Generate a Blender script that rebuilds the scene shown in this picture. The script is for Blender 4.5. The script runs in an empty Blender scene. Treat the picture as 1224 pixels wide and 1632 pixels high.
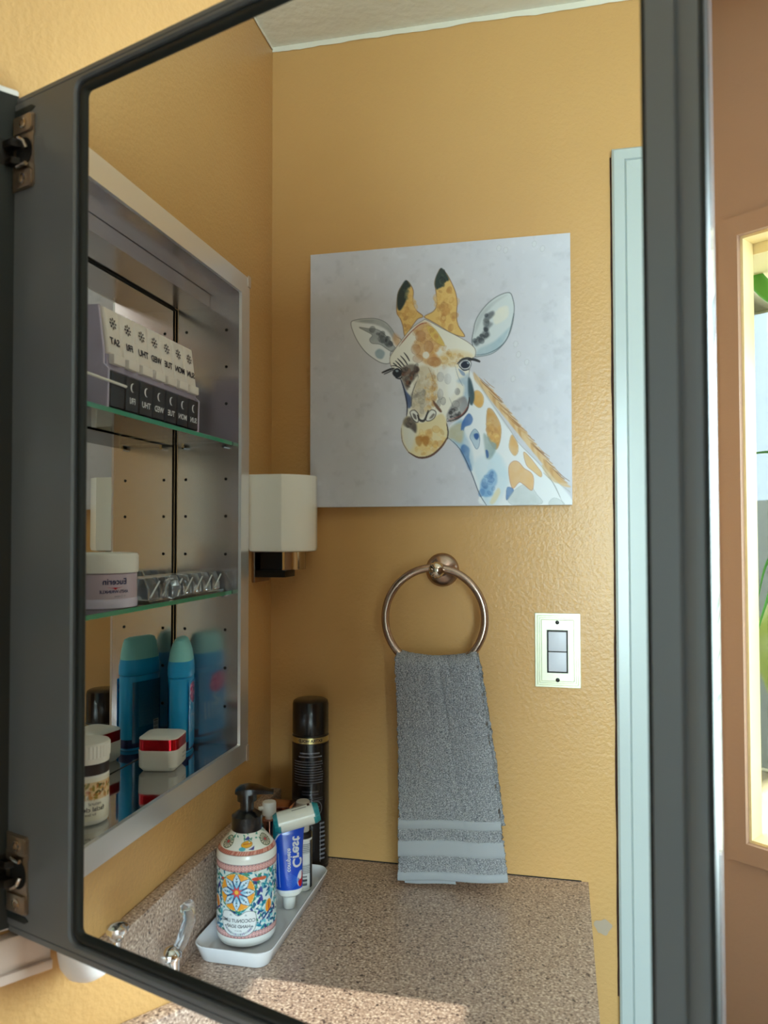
import bpy, bmesh, math, random
import numpy as np
from mathutils import Vector, Matrix
random.seed(7); RNG = np.random.default_rng(11)
SC = bpy.context.scene
COL = SC.collection

# ------------------------------------------------------------------ camera
FPX = 1228.05
cam_d = bpy.data.cameras.new('camera'); cam = bpy.data.objects.new('camera', cam_d); COL.objects.link(cam)
CAMP = Vector((0.71741, 0.41643, 1.37717))
_R = Matrix(((0.650659, 0.020365, 0.759097), (0.759355, -0.011030, -0.650584), (-0.004876, 0.999732, -0.022641)))
cam.matrix_world = Matrix.Translation(CAMP) @ _R.to_4x4()
cam_d.sensor_fit = 'VERTICAL'; cam_d.sensor_height = 36.0; cam_d.lens = 36.0 * FPX / 1632.0
cam_d.clip_start = 0.02; cam_d.clip_end = 200
cam_d.dof.use_dof = True; cam_d.dof.focus_distance = 1.45; cam_d.dof.aperture_fstop = 9.0
SC.camera = cam
# ------------------------------------------------------------------ view, sky, sun, lamps
vs = SC.view_settings
vs.view_transform = 'Standard'; vs.look = 'None'; vs.gamma = 1.0; vs.use_curve_mapping = False
vs.exposure = 0.13
wd = bpy.data.worlds.new('sky'); SC.world = wd; wd.use_nodes = True
bg = wd.node_tree.nodes['Background']; bg.inputs[0].default_value = (0.70, 0.88, 1.0, 1); bg.inputs[1].default_value = 10.0
def lamp(name, kind, loc, target, energy, color, **kw):
    d = bpy.data.lights.new(name, kind); d.energy = energy; d.color = color
    for k, v in kw.items(): setattr(d, k, v)
    o = bpy.data.objects.new(name, d); COL.objects.link(o); o.location = loc
    o.rotation_euler = (Vector(target) - Vector(loc)).to_track_quat('-Z', 'Y').to_euler()
    return o
lamp('sun', 'SUN', (0, 0, 6), (-1.0, 0.0, 6 - 0.45), 9.0, (1.0, 0.93, 0.82), angle=0.0030)
portal = lamp('window_portal', 'AREA', (0.577, 1.552, 1.3638), (0.577, 0.0, 1.3638), 1.0, (1, 1, 1), shape='RECTANGLE', size=0.745, size_y=0.885)
portal.data.cycles.is_portal = True
lamp('window_daylight', 'AREA', (0.72, 1.590, 1.364), (0.72, 0.0, 1.364), 29.0, (0.68, 0.90, 1.0), shape='RECTANGLE', size=0.44, size_y=0.86)
lamp('ceiling_fill', 'AREA', (0.95, 1.30, 2.13), (0.95, 1.30, 0.0), 1.6, (1.0, 0.95, 0.88), shape='DISK', size=0.42)  # added fill from the ceiling, not a known lamp of the room
SC.cycles.max_bounces = 14; SC.cycles.glossy_bounces = 8; SC.cycles.diffuse_bounces = 5
SC.cycles.transparent_max_bounces = 16; SC.cycles.transmission_bounces = 10; SC.cycles.sample_clamp_indirect = 6.0

# ------------------------------------------------------------------ materials
def lin(c):
    c = np.asarray(c, float) / 255.0
    return np.where(c <= 0.04045, c / 12.92, ((c + 0.055) / 1.055) ** 2.4)
def rgba(c): return tuple(lin(c)) + (1.0,)
MATS = {}
def mat(name, rgb=(200, 200, 200), rough=0.5, metal=0.0, spec=0.5, coat=0.0, trans=0.0, ior=1.45, sss=0.0, attr=None, bump=None, tint=None, aniso=0.0):
    m = bpy.data.materials.new(name); m.use_nodes = True; nt = m.node_tree; p = nt.nodes['Principled BSDF']
    p.inputs['Base Color'].default_value = rgba(rgb); p.inputs['Roughness'].default_value = rough; p.inputs['Metallic'].default_value = metal
    p.inputs['Specular IOR Level'].default_value = spec; p.inputs['Coat Weight'].default_value = coat; p.inputs['Coat Roughness'].default_value = 0.08
    p.inputs['Transmission Weight'].default_value = trans; p.inputs['IOR'].default_value = ior
    if sss: p.inputs['Subsurface Weight'].default_value = sss; p.inputs['Subsurface Radius'].default_value = (0.01, 0.01, 0.01)
    if aniso: p.inputs['Anisotropic'].default_value = aniso
    N = nt.nodes.new; L = nt.links.new
    if attr:
        a = N('ShaderNodeAttribute'); a.attribute_name = attr; L(a.outputs['Color'], p.inputs['Base Color'])
    tc = None
    if bump or tint:
        tc = N('ShaderNodeTexCoord')
    if tint:      # (scale, other rgb, detail, lo, hi)
        n = N('ShaderNodeTexNoise'); n.inputs['Scale'].default_value = tint[0]; n.inputs['Detail'].default_value = tint[2]
        L(tc.outputs['Object'], n.inputs['Vector'])
        r = N('ShaderNodeMapRange'); r.inputs['From Min'].default_value = tint[3]; r.inputs['From Max'].default_value = tint[4]
        L(n.outputs['Fac'], r.inputs['Value'])
        x = N('ShaderNodeMix'); x.data_type = 'RGBA'; x.inputs['A'].default_value = rgba(rgb); x.inputs['B'].default_value = rgba(tint[1])
        L(r.outputs['Result'], x.inputs['Factor']); L(x.outputs['Result'], p.inputs['Base Color'])
    if bump:      # list of (scale, strength, distance)
        prev = None
        for sc_, st, di in bump:
            n = N('ShaderNodeTexNoise'); n.inputs['Scale'].default_value = sc_; n.inputs['Detail'].default_value = 3
            L(tc.outputs['Object'], n.inputs['Vector'])
            b = N('ShaderNodeBump'); b.inputs['Strength'].default_value = st; b.inputs['Distance'].default_value = di
            L(n.outputs['Fac'], b.inputs['Height'])
            if prev: L(prev.outputs['Normal'], b.inputs['Normal'])
            prev = b
        L(prev.outputs['Normal'], p.inputs['Normal'])
    MATS[name] = m
    return m
def thin_glass(name, tint, refl_rough=0.02, fres=1.5):
    m = bpy.data.materials.new(name); m.use_nodes = True; nt = m.node_tree
    for n in list(nt.nodes): nt.nodes.remove(n)
    N = nt.nodes.new; L = nt.links.new
    o = N('ShaderNodeOutputMaterial'); x = N('ShaderNodeMixShader'); t = N('ShaderNodeBsdfTransparent'); g = N('ShaderNodeBsdfGlossy'); f = N('ShaderNodeFresnel')
    t.inputs['Color'].default_value = tint; g.inputs['Roughness'].default_value = refl_rough; f.inputs['IOR'].default_value = fres
    L(f.outputs[0], x.inputs[0]); L(t.outputs[0], x.inputs[1]); L(g.outputs[0], x.inputs[2]); L(x.outputs[0], o.inputs['Surface'])
    MATS[name] = m
    return m
PAINT = mat('ochre_wall_paint', (205, 161, 103), 0.34, spec=0.45, bump=[(9, 0.10, 0.02), (170, 0.22, 0.004), (420, 0.10, 0.002)], tint=(2.2, (198, 153, 95), 3, 0.35, 0.7))
OCHRE_SHADED = mat('backlit_ochre_paint', (160, 128, 108), 0.5, bump=[(170, 0.08, 0.003)])  # same ochre paint; the backlit wall's shade is put into its colour
CEIL = mat('ceiling_white', (226, 221, 206), 0.7, bump=[(60, 0.25, 0.006), (15, 0.1, 0.01)])
WHITE = mat('gloss_white_trim', (180, 188, 186), 0.28, bump=[(300, 0.04, 0.002)])
FLOORM = mat('floor_tile', (150, 135, 118), 0.4)
GREY = mat('grey_painted_metal', (116, 120, 126), 0.38, metal=0.35, bump=[(900, 0.05, 0.001)])
GASKET = mat('dark_gasket', (30, 36, 36), 0.45)
BLACK = mat('black_gap', (10, 10, 11), 0.7)
SILVER = mat('silvered_mirror', (240, 242, 240), 0.0, metal=1.0)
SATIN = mat('satin_aluminium', (216, 212, 216), 0.20, metal=0.9)
FLANGE = mat('brushed_flange', (238, 238, 242), 0.30, metal=0.7)
POLISH = mat('polished_aluminium', (205, 206, 208), 0.06, metal=1.0, bump=[(14, 0.02, 0.01)])
HINGE = mat('nickel_hinge', (168, 150, 132), 0.3, metal=0.9)
DARKM = mat('dark_metal', (45, 42, 40), 0.35, metal=0.8)
CHROME = mat('chrome', (220, 220, 222), 0.05, metal=1.0)
NICKEL = mat('brushed_nickel', (176, 152, 138), 0.24, metal=1.0)
NICKELP = mat('polished_nickel', (190, 176, 160), 0.10, metal=1.0)
PLATE = mat('satin_brass_nickel_plate', (222, 222, 196), 0.30, metal=0.55)
SWITCHM = mat('switch_grey_white', (206, 206, 214), 0.4)
OPAL = mat('opal_glass', (250, 247, 238), 0.25, coat=0.3, sss=0.6)
CERAM = mat('white_ceramic', (232, 234, 240), 0.16, coat=0.5)
BLKP = mat('black_plastic', (14, 15, 20), 0.22, coat=0.3)
BLKM = mat('black_can_lacquer', (16, 16, 20), 0.30, coat=0.2)
GOLD = mat('pale_gold', (200, 184, 128), 0.3, metal=0.9)
ROSE = mat('rose_gold', (206, 146, 124), 0.2, metal=1.0)
WPL = mat('white_plastic', (236, 234, 228), 0.35)
WPL2 = mat('translucent_white_plastic', (232, 224, 218), 0.42, sss=0.2)
LILAC = mat('lilac_plastic', (188, 180, 204), 0.4)
SMOKE = mat('smoky_black_plastic', (28, 30, 38), 0.25)
LJAR = mat('lilac_jar', (196, 180, 196), 0.3, sss=0.2)
LJAR2 = mat('clear_lilac_base', (208, 200, 222), 0.15)
REDM = mat('metallic_red', (196, 24, 38), 0.22, metal=0.75)
TEAL = mat('teal_plastic', (40, 150, 158), 0.3)
BLUEP = mat('blue_deodorant_plastic', (30, 168, 232), 0.28, sss=0.1)
BLUEC = mat('pale_blue_cap', (150, 226, 228), 0.3, sss=0.2)
BROWN = mat('brown_carton', (96, 62, 48), 0.5)
DBROWN = mat('dark_brown_band', (48, 36, 36), 0.4)
INKB = mat('black_ink', (32, 30, 44), 0.5)
INKW = mat('white_ink', (214, 216, 222), 0.5)
INKG = mat('grey_ink', (120, 120, 128), 0.5)
INKR = mat('red_ink', (190, 34, 48), 0.5)
INKN = mat('navy_ink', (30, 44, 96), 0.5)
PRINT = mat('printed_gloss', attr='Col', rough=0.25, coat=0.3)
PRINTM = mat('printed_matte', attr='Col', rough=0.6, bump=[(1500, 0.08, 0.0006)])
CANV = mat('canvas_edge', (214, 214, 218), 0.7)
TERRY = mat('grey_terry', (206, 206, 210), 0.95, spec=0.1, bump=[(620, 1.0, 0.004), (1500, 0.6, 0.002)], tint=(700, (140, 142, 148), 2, 0.42, 0.62))
TERRYF = mat('grey_woven_band', (162, 165, 170), 0.8, spec=0.2, bump=[(1400, 0.35, 0.001)])
GLASS = thin_glass('clear_glass', (0.93, 0.97, 0.95, 1))
WGLASS = thin_glass('window_glass', (0.97, 0.99, 0.98, 1))
GEDGE = mat('green_glass_edge', (38, 140, 112), 0.12, coat=0.5)
CLEAR = mat('clear_acrylic', (236, 240, 246), 0.05, trans=0.95, ior=1.35)
LEAF = mat('leaf_green', (96, 170, 70), 0.4, sss=0.1)
LEAFD = mat('leaf_dark_green', (52, 110, 44), 0.45)
SHRUB = mat('sunlit_shrub', (168, 178, 66), 0.8, tint=(3.0, (212, 214, 150), 3, 0.42, 0.62))
TERRA = mat('terracotta_pot', (176, 104, 72), 0.7)
CREAM = mat('cream_jamb_paint', (240, 220, 168), 0.5)
BEIGE = mat('beige_metal_trim', (206, 186, 172), 0.35, metal=0.3)
SOIL = mat('garden_ground', (110, 104, 66), 0.9)
FENCE = mat('pale_fence', (204, 200, 184), 0.8)
def granite():
    m = bpy.data.materials.new('speckled_laminate'); m.use_nodes = True; nt = m.node_tree; p = nt.nodes['Principled BSDF']; N = nt.nodes.new; L = nt.links.new
    tc = N('ShaderNodeTexCoord')
    n1 = N('ShaderNodeTexNoise'); n1.inputs['Scale'].default_value = 330; n1.inputs['Detail'].default_value = 2
    n2 = N('ShaderNodeTexNoise'); n2.inputs['Scale'].default_value = 190; n2.inputs['Detail'].default_value = 2
    n3 = N('ShaderNodeTexNoise'); n3.inputs['Scale'].default_value = 9
    v = N('ShaderNodeVectorMath'); v.operation = 'ADD'; v.inputs[1].default_value = (7.3, 1.9, 4.4)
    L(tc.outputs['Object'], n1.inputs['Vector']); L(tc.outputs['Object'], v.inputs[0]); L(v.outputs[0], n2.inputs['Vector']); L(tc.outputs['Object'], n3.inputs['Vector'])
    r1 = N('ShaderNodeValToRGB'); e = r1.color_ramp.elements
    e[0].position = 0.33; e[0].color = rgba((104, 84, 78)); e[1].position = 0.66; e[1].color = rgba((226, 206, 188))
    a = e.new(0.42); a.color = rgba((168, 142, 126)); b = e.new(0.56); b.color = rgba((186, 160, 143))
    L(n1.outputs['Fac'], r1.inputs['Fac'])
    r2 = N('ShaderNodeMapRange'); r2.inputs['From Min'].default_value = 0.36; r2.inputs['From Max'].default_value = 0.30; L(n2.outputs['Fac'], r2.inputs['Value'])
    x = N('ShaderNodeMix'); x.data_type = 'RGBA'; L(r2.outputs['Result'], x.inputs['Factor']); L(r1.outputs['Color'], x.inputs['A']); x.inputs['B'].default_value = rgba((84, 66, 62))
    L(x.outputs['Result'], p.inputs['Base Color']); p.inputs['Roughness'].default_value = 0.32
    return m
GRAN = granite()

# ------------------------------------------------------------------ mesh helpers
class MB:
    def __init__(s): s.v = []; s.f = []; s.m = []; s.col = None
    def add(s, verts, faces, mi=0):
        k = len(s.v); s.v += [tuple(map(float, p)) for p in verts]; s.f += [tuple(k + i for i in f) for f in faces]; s.m += [mi] * len(faces); return s
    def box(s, x0, x1, y0, y1, z0, z1, mi=0):
        x0, x1 = sorted((x0, x1)); y0, y1 = sorted((y0, y1)); z0, z1 = sorted((z0, z1))
        v = [(x0, y0, z0), (x1, y0, z0), (x1, y1, z0), (x0, y1, z0), (x0, y0, z1), (x1, y0, z1), (x1, y1, z1), (x0, y1, z1)]
        return s.add(v, [(3, 2, 1, 0), (4, 5, 6, 7), (0, 1, 5, 4), (1, 2, 6, 5), (2, 3, 7, 6), (3, 0, 4, 7)], mi)
    def loops(s, loops, cap0=True, cap1=True, mi=0):
        n = len(loops[0]); v = [p for l in loops for p in l]; f = []
        for k in range(len(loops) - 1):
            for i in range(n):
                j = (i + 1) % n; f.append((k * n + i, k * n + j, (k + 1) * n + j, (k + 1) * n + i))
        if cap0: f.append(tuple(range(n))[::-1])
        if cap1: f.append(tuple((len(loops) - 1) * n + i for i in range(n)))
        return s.add(v, f, mi)
    def lathe(s, c, prof, seg=40, mi=0, cap0=True, cap1=True, sx=1.0, sy=1.0, ang=0.0):
        ca, sa = math.cos(ang), math.sin(ang); L = []
        for r, z in prof:
            row = []
            for i in range(seg):
                t = 2 * math.pi * i / seg; x, y = r * sx * math.cos(t), r * sy * math.sin(t)
                row.append((c[0] + x * ca - y * sa, c[1] + x * sa + y * ca, c[2] + z))
            L.append(row)
        return s.loops(L, cap0, cap1, mi)
    def tube(s, pts, r, seg=10, closed=False, mi=0):
        pts = [Vector(p) for p in pts]; n = len(pts); L = []; up = Vector((0.13, 0.31, 0.94)).normalized(); prevx = None
        for i, p in enumerate(pts):
            a = pts[(i - 1) % n] if closed or i > 0 else p; b = pts[(i + 1) % n] if closed or i < n - 1 else p
            t = (b - a).normalized()
            x = (prevx - t * prevx.dot(t)) if prevx is not None else up.cross(t)
            if x.length < 1e-5: x = Vector((1, 0, 0)).cross(t)
            x.normalize(); y = t.cross(x); prevx = x
            rr = r[i] if isinstance(r, (list, tuple)) else r
            L.append([tuple(p + x * (rr * math.cos(2 * math.pi * k / seg)) + y * (rr * math.sin(2 * math.pi * k / seg))) for k in range(seg)])
        if closed: L.append(L[0]); return s.loops(L, False, False, mi)
        return s.loops(L, True, True, mi)
    def build(s, name, mats, parent=None, smooth=False, bevel=0.0, bseg=2, label=None, angle=40):
        org = Vector((0, 0, 0)); q = parent
        while q is not None: org += q.location; q = q.parent
        me = bpy.data.meshes.new(name); me.from_pydata([tuple(Vector(p) - org) for p in s.v], [], s.f)
        mats = mats if isinstance(mats, (list, tuple)) else [mats]
        for m in mats: me.materials.append(m)
        me.polygons.foreach_set('material_index', s.m)
        bm = bmesh.new(); bm.from_mesh(me)
        if s.col is None: bmesh.ops.remove_doubles(bm, verts=bm.verts, dist=1e-7)
        bmesh.ops.recalc_face_normals(bm, faces=bm.faces)
        if bevel > 0:
            ed = [e for e in bm.edges if len(e.link_faces) == 2 and e.calc_face_angle(0) > 0.6]
            bmesh.ops.bevel(bm, geom=ed, offset=bevel, segments=bseg, profile=0.6, affect='EDGES', clamp_overlap=True)
        if smooth or bevel > 0:
            for f in bm.faces: f.smooth = True
            for e in bm.edges:
                if len(e.link_faces) == 2 and e.calc_face_angle(0) > math.radians(angle): e.smooth = False
        bm.to_mesh(me); bm.free()
        if s.col is not None:
            at = me.color_attributes.new('Col', 'FLOAT_COLOR', 'POINT')
            at.data.foreach_set('color', np.asarray(s.col, np.float32).ravel())
        o = bpy.data.objects.new(name, me); COL.objects.link(o)
        if parent is not None: o.parent = parent
        if label: o['label'] = label
        return o
def tag(o, label, cat, group=None):
    o['label'] = label; o['category'] = cat
    if group: o['group'] = group
    return o
def thing(name, loc, label, cat, group=None):
    o = bpy.data.objects.new(name, None); COL.objects.link(o); o.location = loc; o.empty_display_size = 0.02
    return tag(o, label, cat, group)
def struct(o): o['kind'] = 'structure'; return o
def rrect(x0, x1, y0, y1, r, n=5):
    out = []
    for cx, cy, a0 in ((x1 - r, y1 - r, 0), (x0 + r, y1 - r, 90), (x0 + r, y0 + r, 180), (x1 - r, y0 + r, 270)):
        for k in range(n + 1):
            a = math.radians(a0 + 90 * k / n); out.append((cx + r * math.cos(a), cy + r * math.sin(a)))
    return out

# ------------------------------------------------------------------ flat print: a painter for vertex colours, and lettering
def vnoise(h, w, cell, octv=3):
    out = np.zeros((h, w)); amp = 1.0; tot = 0
    for _ in range(octv):
        gh, gw = int(h / cell) + 3, int(w / cell) + 3; g = RNG.random((gh, gw))
        y = np.arange(h) / cell; x = np.arange(w) / cell; yi = y.astype(int); xi = x.astype(int)
        fy = (y - yi)[:, None]; fx = (x - xi)[None]; fy = fy * fy * (3 - 2 * fy); fx = fx * fx * (3 - 2 * fx)
        a = g[yi][:, xi]; b = g[yi][:, xi + 1]; c_ = g[yi + 1][:, xi]; d = g[yi + 1][:, xi + 1]
        out += amp * ((a * (1 - fx) + b * fx) * (1 - fy) + (c_ * (1 - fx) + d * fx) * fy); tot += amp; amp *= 0.55; cell = max(cell / 2, 1.5)
    return out / tot
class Paint:
    """A small raster of flat print (sRGB 0-255) in its own units; it only ever becomes vertex colours of a printed surface."""
    def __init__(s, w, h, scale, base):
        s.k = scale; s.W = int(w * scale); s.H = int(h * scale); s.im = np.empty((s.H, s.W, 3)); s.im[:] = base
        s.n1 = vnoise(s.H, s.W, max(6, s.W / 22)); s.n2 = vnoise(s.H, s.W, max(3, s.W / 70))
    def _blend(s, y0, x0, a, col):
        h, w = a.shape; sub = s.im[y0:y0 + h, x0:x0 + w]; sub[:] = sub * (1 - a[..., None]) + np.asarray(col, float) * a[..., None]
    def poly(s, pts, col, alpha=1.0, soft=0.0, wash=0.0, smooth=True, edge=None):
        P = np.asarray(pts, float) * s.k
        if smooth and len(P) > 3:
            out = []; n = len(P)
            for i in range(n):
                p0, p1, p2, p3 = P[i - 1], P[i], P[(i + 1) % n], P[(i + 2) % n]
                for t in (0, .25, .5, .75): out.append(.5 * (2 * p1 + (p2 - p0) * t + (2 * p0 - 5 * p1 + 4 * p2 - p3) * t * t + (3 * p1 - p0 - 3 * p2 + p3) * t ** 3))
            P = np.array(out)
        m = soft * s.k + 2
        x0 = max(int(P[:, 0].min() - m), 0); x1 = min(int(P[:, 0].max() + m) + 1, s.W); y0 = max(int(P[:, 1].min() - m), 0); y1 = min(int(P[:, 1].max() + m) + 1, s.H)
        if x1 <= x0 or y1 <= y0: return
        X, Y = np.meshgrid(np.arange(x0, x1) + .5, np.arange(y0, y1) + .5); ins = np.zeros(X.shape, bool); d2 = np.full(X.shape, 1e9)
        for i in range(len(P)):
            (ax, ay), (bx, by) = P[i - 1], P[i]
            if ay != by:
                c_ = ((ay > Y) != (by > Y)) & (X < (bx - ax) * (Y - ay) / (by - ay) + ax); ins ^= c_
            L2 = (bx - ax) ** 2 + (by - ay) ** 2
            t = np.clip(((X - ax) * (bx - ax) + (Y - ay) * (by - ay)) / max(L2, 1e-9), 0, 1)
            d2 = np.minimum(d2, (X - ax - t * (bx - ax)) ** 2 + (Y - ay - t * (by - ay)) ** 2)
        sd = np.sqrt(d2) * np.where(ins, 1, -1); w = max(soft * s.k, 0.7)
        a = np.clip(sd / (2 * w) + .5, 0, 1)
        if wash: a = a * (1 - wash + wash * np.clip((s.n1[y0:y1, x0:x1] - .3) * 2.4, 0, 1))
        s._blend(y0, x0, a * alpha, col)
        if edge:
            e = np.clip(1 - np.abs(sd) / max(edge[1] * s.k, .6), 0, 1); s._blend(y0, x0, e * edge[2] if len(edge) > 2 else e, edge[0])
    def stroke(s, pts, width, col, alpha=1.0, taper=True):
        P = np.asarray(pts, float) * s.k; n = len(P)
        if n > 2:
            out = []
            for i in range(n - 1):
                p0, p1, p2, p3 = P[max(i - 1, 0)], P[i], P[i + 1], P[min(i + 2, n - 1)]
                for t in (0, .25, .5, .75): out.append(.5 * (2 * p1 + (p2 - p0) * t + (2 * p0 - 5 * p1 + 4 * p2 - p3) * t * t + (3 * p1 - p0 - 3 * p2 + p3) * t ** 3))
            P = np.array(out + [P[-1]])
        m = width * s.k + 2
        x0 = max(int(P[:, 0].min() - m), 0); x1 = min(int(P[:, 0].max() + m) + 1, s.W); y0 = max(int(P[:, 1].min() - m), 0); y1 = min(int(P[:, 1].max() + m) + 1, s.H)
        if x1 <= x0 or y1 <= y0: return
        X, Y = np.meshgrid(np.arange(x0, x1) + .5, np.arange(y0, y1) + .5); best = np.zeros(X.shape)
        for i in range(len(P) - 1):
            (ax, ay), (bx, by) = P[i], P[i + 1]; L2 = (bx - ax) ** 2 + (by - ay) ** 2
            t = np.clip(((X - ax) * (bx - ax) + (Y - ay) * (by - ay)) / max(L2, 1e-9), 0, 1)
            d = np.hypot(X - ax - t * (bx - ax), Y - ay - t * (by - ay)); f = (i + .5) / len(P); hw = width * s.k * .5 * (max(.35, math.sin(math.pi * (.12 + .76 * f))) if taper else 1)
            best = np.maximum(best, np.clip(hw - d + .6, 0, 1))
        s._blend(y0, x0, best * alpha, col)
    def disc(s, x, y, rx, ry, col, alpha=1.0, rot=0.0, soft=0.0, wash=0.0, edge=None, n=14):
        c_, q = math.cos(rot), math.sin(rot)
        s.poly([(x + rx * math.cos(t) * c_ - ry * math.sin(t) * q, y + rx * math.cos(t) * q + ry * math.sin(t) * c_) for t in np.linspace(0, 2 * math.pi, n, endpoint=False)], col, alpha, soft, wash, True, edge)
    def sample(s, x, y):
        xi = np.clip(np.asarray(x) * s.k - .5, 0, s.W - 1.001); yi = np.clip(np.asarray(y) * s.k - .5, 0, s.H - 1.001)
        x0 = xi.astype(int); y0 = yi.astype(int); fx = (xi - x0)[..., None]; fy = (yi - y0)[..., None]; x1 = np.minimum(x0 + 1, s.W - 1); y1 = np.minimum(y0 + 1, s.H - 1)
        return lin((s.im[y0, x0] * (1 - fx) + s.im[y0, x1] * fx) * (1 - fy) + (s.im[y1, x0] * (1 - fx) + s.im[y1, x1] * fx) * fy)
def grid_print(nu, nv, fn, paint, uvfn, close_u=False):
    """A printed surface: fn(u, v) -> points, uvfn(u, v) -> paint coordinates, u, v in 0..1."""
    U, V = np.meshgrid(np.linspace(0, 1, nu), np.linspace(0, 1, nv)); P = fn(U, V).reshape(-1, 3); px, py = uvfn(U, V); c_ = paint.sample(px, py).reshape(-1, 3)
    mb = MB(); idx = np.arange(nu * nv).reshape(nv, nu)
    F = np.stack([idx[:-1, :-1], idx[:-1, 1:], idx[1:, 1:], idx[1:, :-1]], -1).reshape(-1, 4)
    mb.v = [tuple(p) for p in P.tolist()]; mb.f = [tuple(f) for f in F.tolist()]; mb.m = [0] * len(mb.f); mb.col = np.concatenate([c_, np.ones((len(c_), 1))], 1)
    return mb
def glyphs(text, size, bold=0.0, shear=0.0):
    """Lettering as flat triangles: ([(x, y)], faces), centred on the origin, size = capital height, roughly."""
    cu = bpy.data.curves.new('lettering_curve', 'FONT'); cu.body = text; cu.align_x = 'CENTER'; cu.align_y = 'CENTER'; cu.size = size * 1.4; cu.offset = bold; cu.shear = shear; cu.resolution_u = 3
    o = bpy.data.objects.new('lettering_curve', cu); COL.objects.link(o); dg = bpy.context.evaluated_depsgraph_get(); dg.update()
    me = bpy.data.meshes.new_from_object(o.evaluated_get(dg)); v = [(p.co.x, p.co.y) for p in me.vertices]; f = [tuple(p.vertices) for p in me.polygons]
    bpy.data.objects.remove(o); bpy.data.curves.remove(cu); bpy.data.meshes.remove(me)
    return v, f
def lettering(name, items, mapfn, m, parent, label=None):
    """items: (text, size, cx, cy, rot_deg[, bold]); mapfn(x, y) lays the flat lettering on its surface (x towards the reader's right, y up)."""
    mb = MB()
    for it in items:
        v, f = glyphs(it[0], it[1], it[5] if len(it) > 5 else 0.0); a = math.radians(it[4]); c_, q = math.cos(a), math.sin(a)
        mb.add([mapfn(it[2] + x * c_ - y * q, it[3] + x * q + y * c_) for x, y in v], f)
    return mb.build(name, m, parent, label=label)
def face_dirs(F):
    F = Vector((F[0], F[1], 0)).normalized(); return F, Vector((F.y, -F.x, 0))     # facing, and the direction that appears as "right" in the mirror
def wrap(c, r, F, off=0.0003):
    """lettering map on a cylinder at c, radius r; x runs to the reader's right, y is height above c."""
    Fv, U = face_dirs(F)
    return lambda x, y: (c[0] + (r + off) * (math.cos(x / r) * Fv.x - math.sin(x / r) * U.x), c[1] + (r + off) * (math.cos(x / r) * Fv.y - math.sin(x / r) * U.y), c[2] + y)

# ================================================================== SETTING
ZC = 0.86       # counter top
HC = 2.186      # ceiling
LW = 1.55       # window wall
XE = 2.3
hy0, hy1, hz0, hz1 = 0.128, 0.592, 1.061, 1.739        # hole for the recessed cabinet
b = MB()
b.box(-0.13, 0, -0.12, hy0, 0, HC); b.box(-0.13, 0, hy1, LW + 0.04, 0, HC); b.box(-0.13, 0, hy0, hy1, 0, hz0); b.box(-0.13, 0, hy0, hy1, hz1, HC)
struct(b.build('wall_west', PAINT))
DX0, DX1, DZ = 0.600, 1.36, 1.905                       # doorway in the south wall
b = MB(); b.box(0, DX0, -0.12, 0, 0, HC); b.box(DX1, XE, -0.12, 0, 0, HC); b.box(DX0, DX1, -0.12, 0, DZ, HC)
struct(b.build('wall_south', PAINT))
WX0, WX1, WZ0, WZ1 = 0.2044, 0.95, 0.9212, 1.8064       # window opening in the north wall
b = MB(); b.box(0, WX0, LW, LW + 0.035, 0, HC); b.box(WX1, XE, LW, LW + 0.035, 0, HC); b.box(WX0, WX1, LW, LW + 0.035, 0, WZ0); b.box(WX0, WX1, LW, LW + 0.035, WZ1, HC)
struct(b.build('wall_north', OCHRE_SHADED))
TY0, TY1, TZ0, TZ1 = 0.338, 0.600, 1.7285, 1.8435      # unseen transom added in the east wall to shape the counter's sun patch
b = MB(); b.box(XE, XE + 0.1, -0.12, TY0, 0, HC); b.box(XE, XE + 0.1, TY1, LW + 0.04, 0, HC); b.box(XE, XE + 0.1, TY0, TY1, 0, TZ0 + 0.0); b.box(XE, XE + 0.1, TY0, TY1, TZ1 + 0.045, HC)
struct(b.build('wall_east', PAINT))
b = MB(); b.box(XE - 0.012, XE, TY0 - 0.03, TY0, TZ0 - 0.03, TZ1 + 0.03); b.box(XE - 0.012, XE, TY1, TY1 + 0.03, TZ0 - 0.03, TZ1 + 0.03); b.box(XE - 0.012, XE, TY0, TY1, TZ1, TZ1 + 0.03); b.box(XE - 0.012, XE, TY0, TY1, TZ0 - 0.03, TZ0)
tw2 = struct(b.build('added_transom', WHITE)); MB().box(XE + 0.05, XE + 0.053, TY0, TY1, TZ0, TZ1 + 0.045).build('pane', WGLASS, tw2)
struct(MB().box(-0.13, XE + 0.1, -0.12, LW + 0.04, -0.1, 0).build('floor', FLOORM))
# ceiling with the ragged white paint line that comes a little way down the walls
struct(MB().box(-0.13, XE + 0.1, -0.12, LW + 0.04, HC, HC + 0.1).build('ceiling', CEIL))
b = MB(); xs = np.arange(0.0, 1.2, 0.006); ys = HC - 0.006 - 0.004 * vnoise(1, len(xs), 9)[0] - 0.002 * vnoise(1, len(xs), 2)[0]
vv = []; ff = []
for i, x in enumerate(xs): vv += [(x, 0.0012, HC), (x, 0.0012, ys[i])]
for i in range(len(xs) - 1): ff.append((2 * i, 2 * i + 2, 2 * i + 3, 2 * i + 1))
b.add(vv, ff); k = len(xs); vv = []; ff = []
for i, x in enumerate(xs): vv += [(0.0012, x, HC), (0.0012, x, HC - 0.004 - 0.5 * (HC - 0.006 - ys[i]))]
for i in range(len(xs) - 1): ff.append((2 * i, 2 * i + 1, 2 * i + 3, 2 * i + 2))
b.add(vv, ff)
struct(b.build('trim_1', CEIL))
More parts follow.
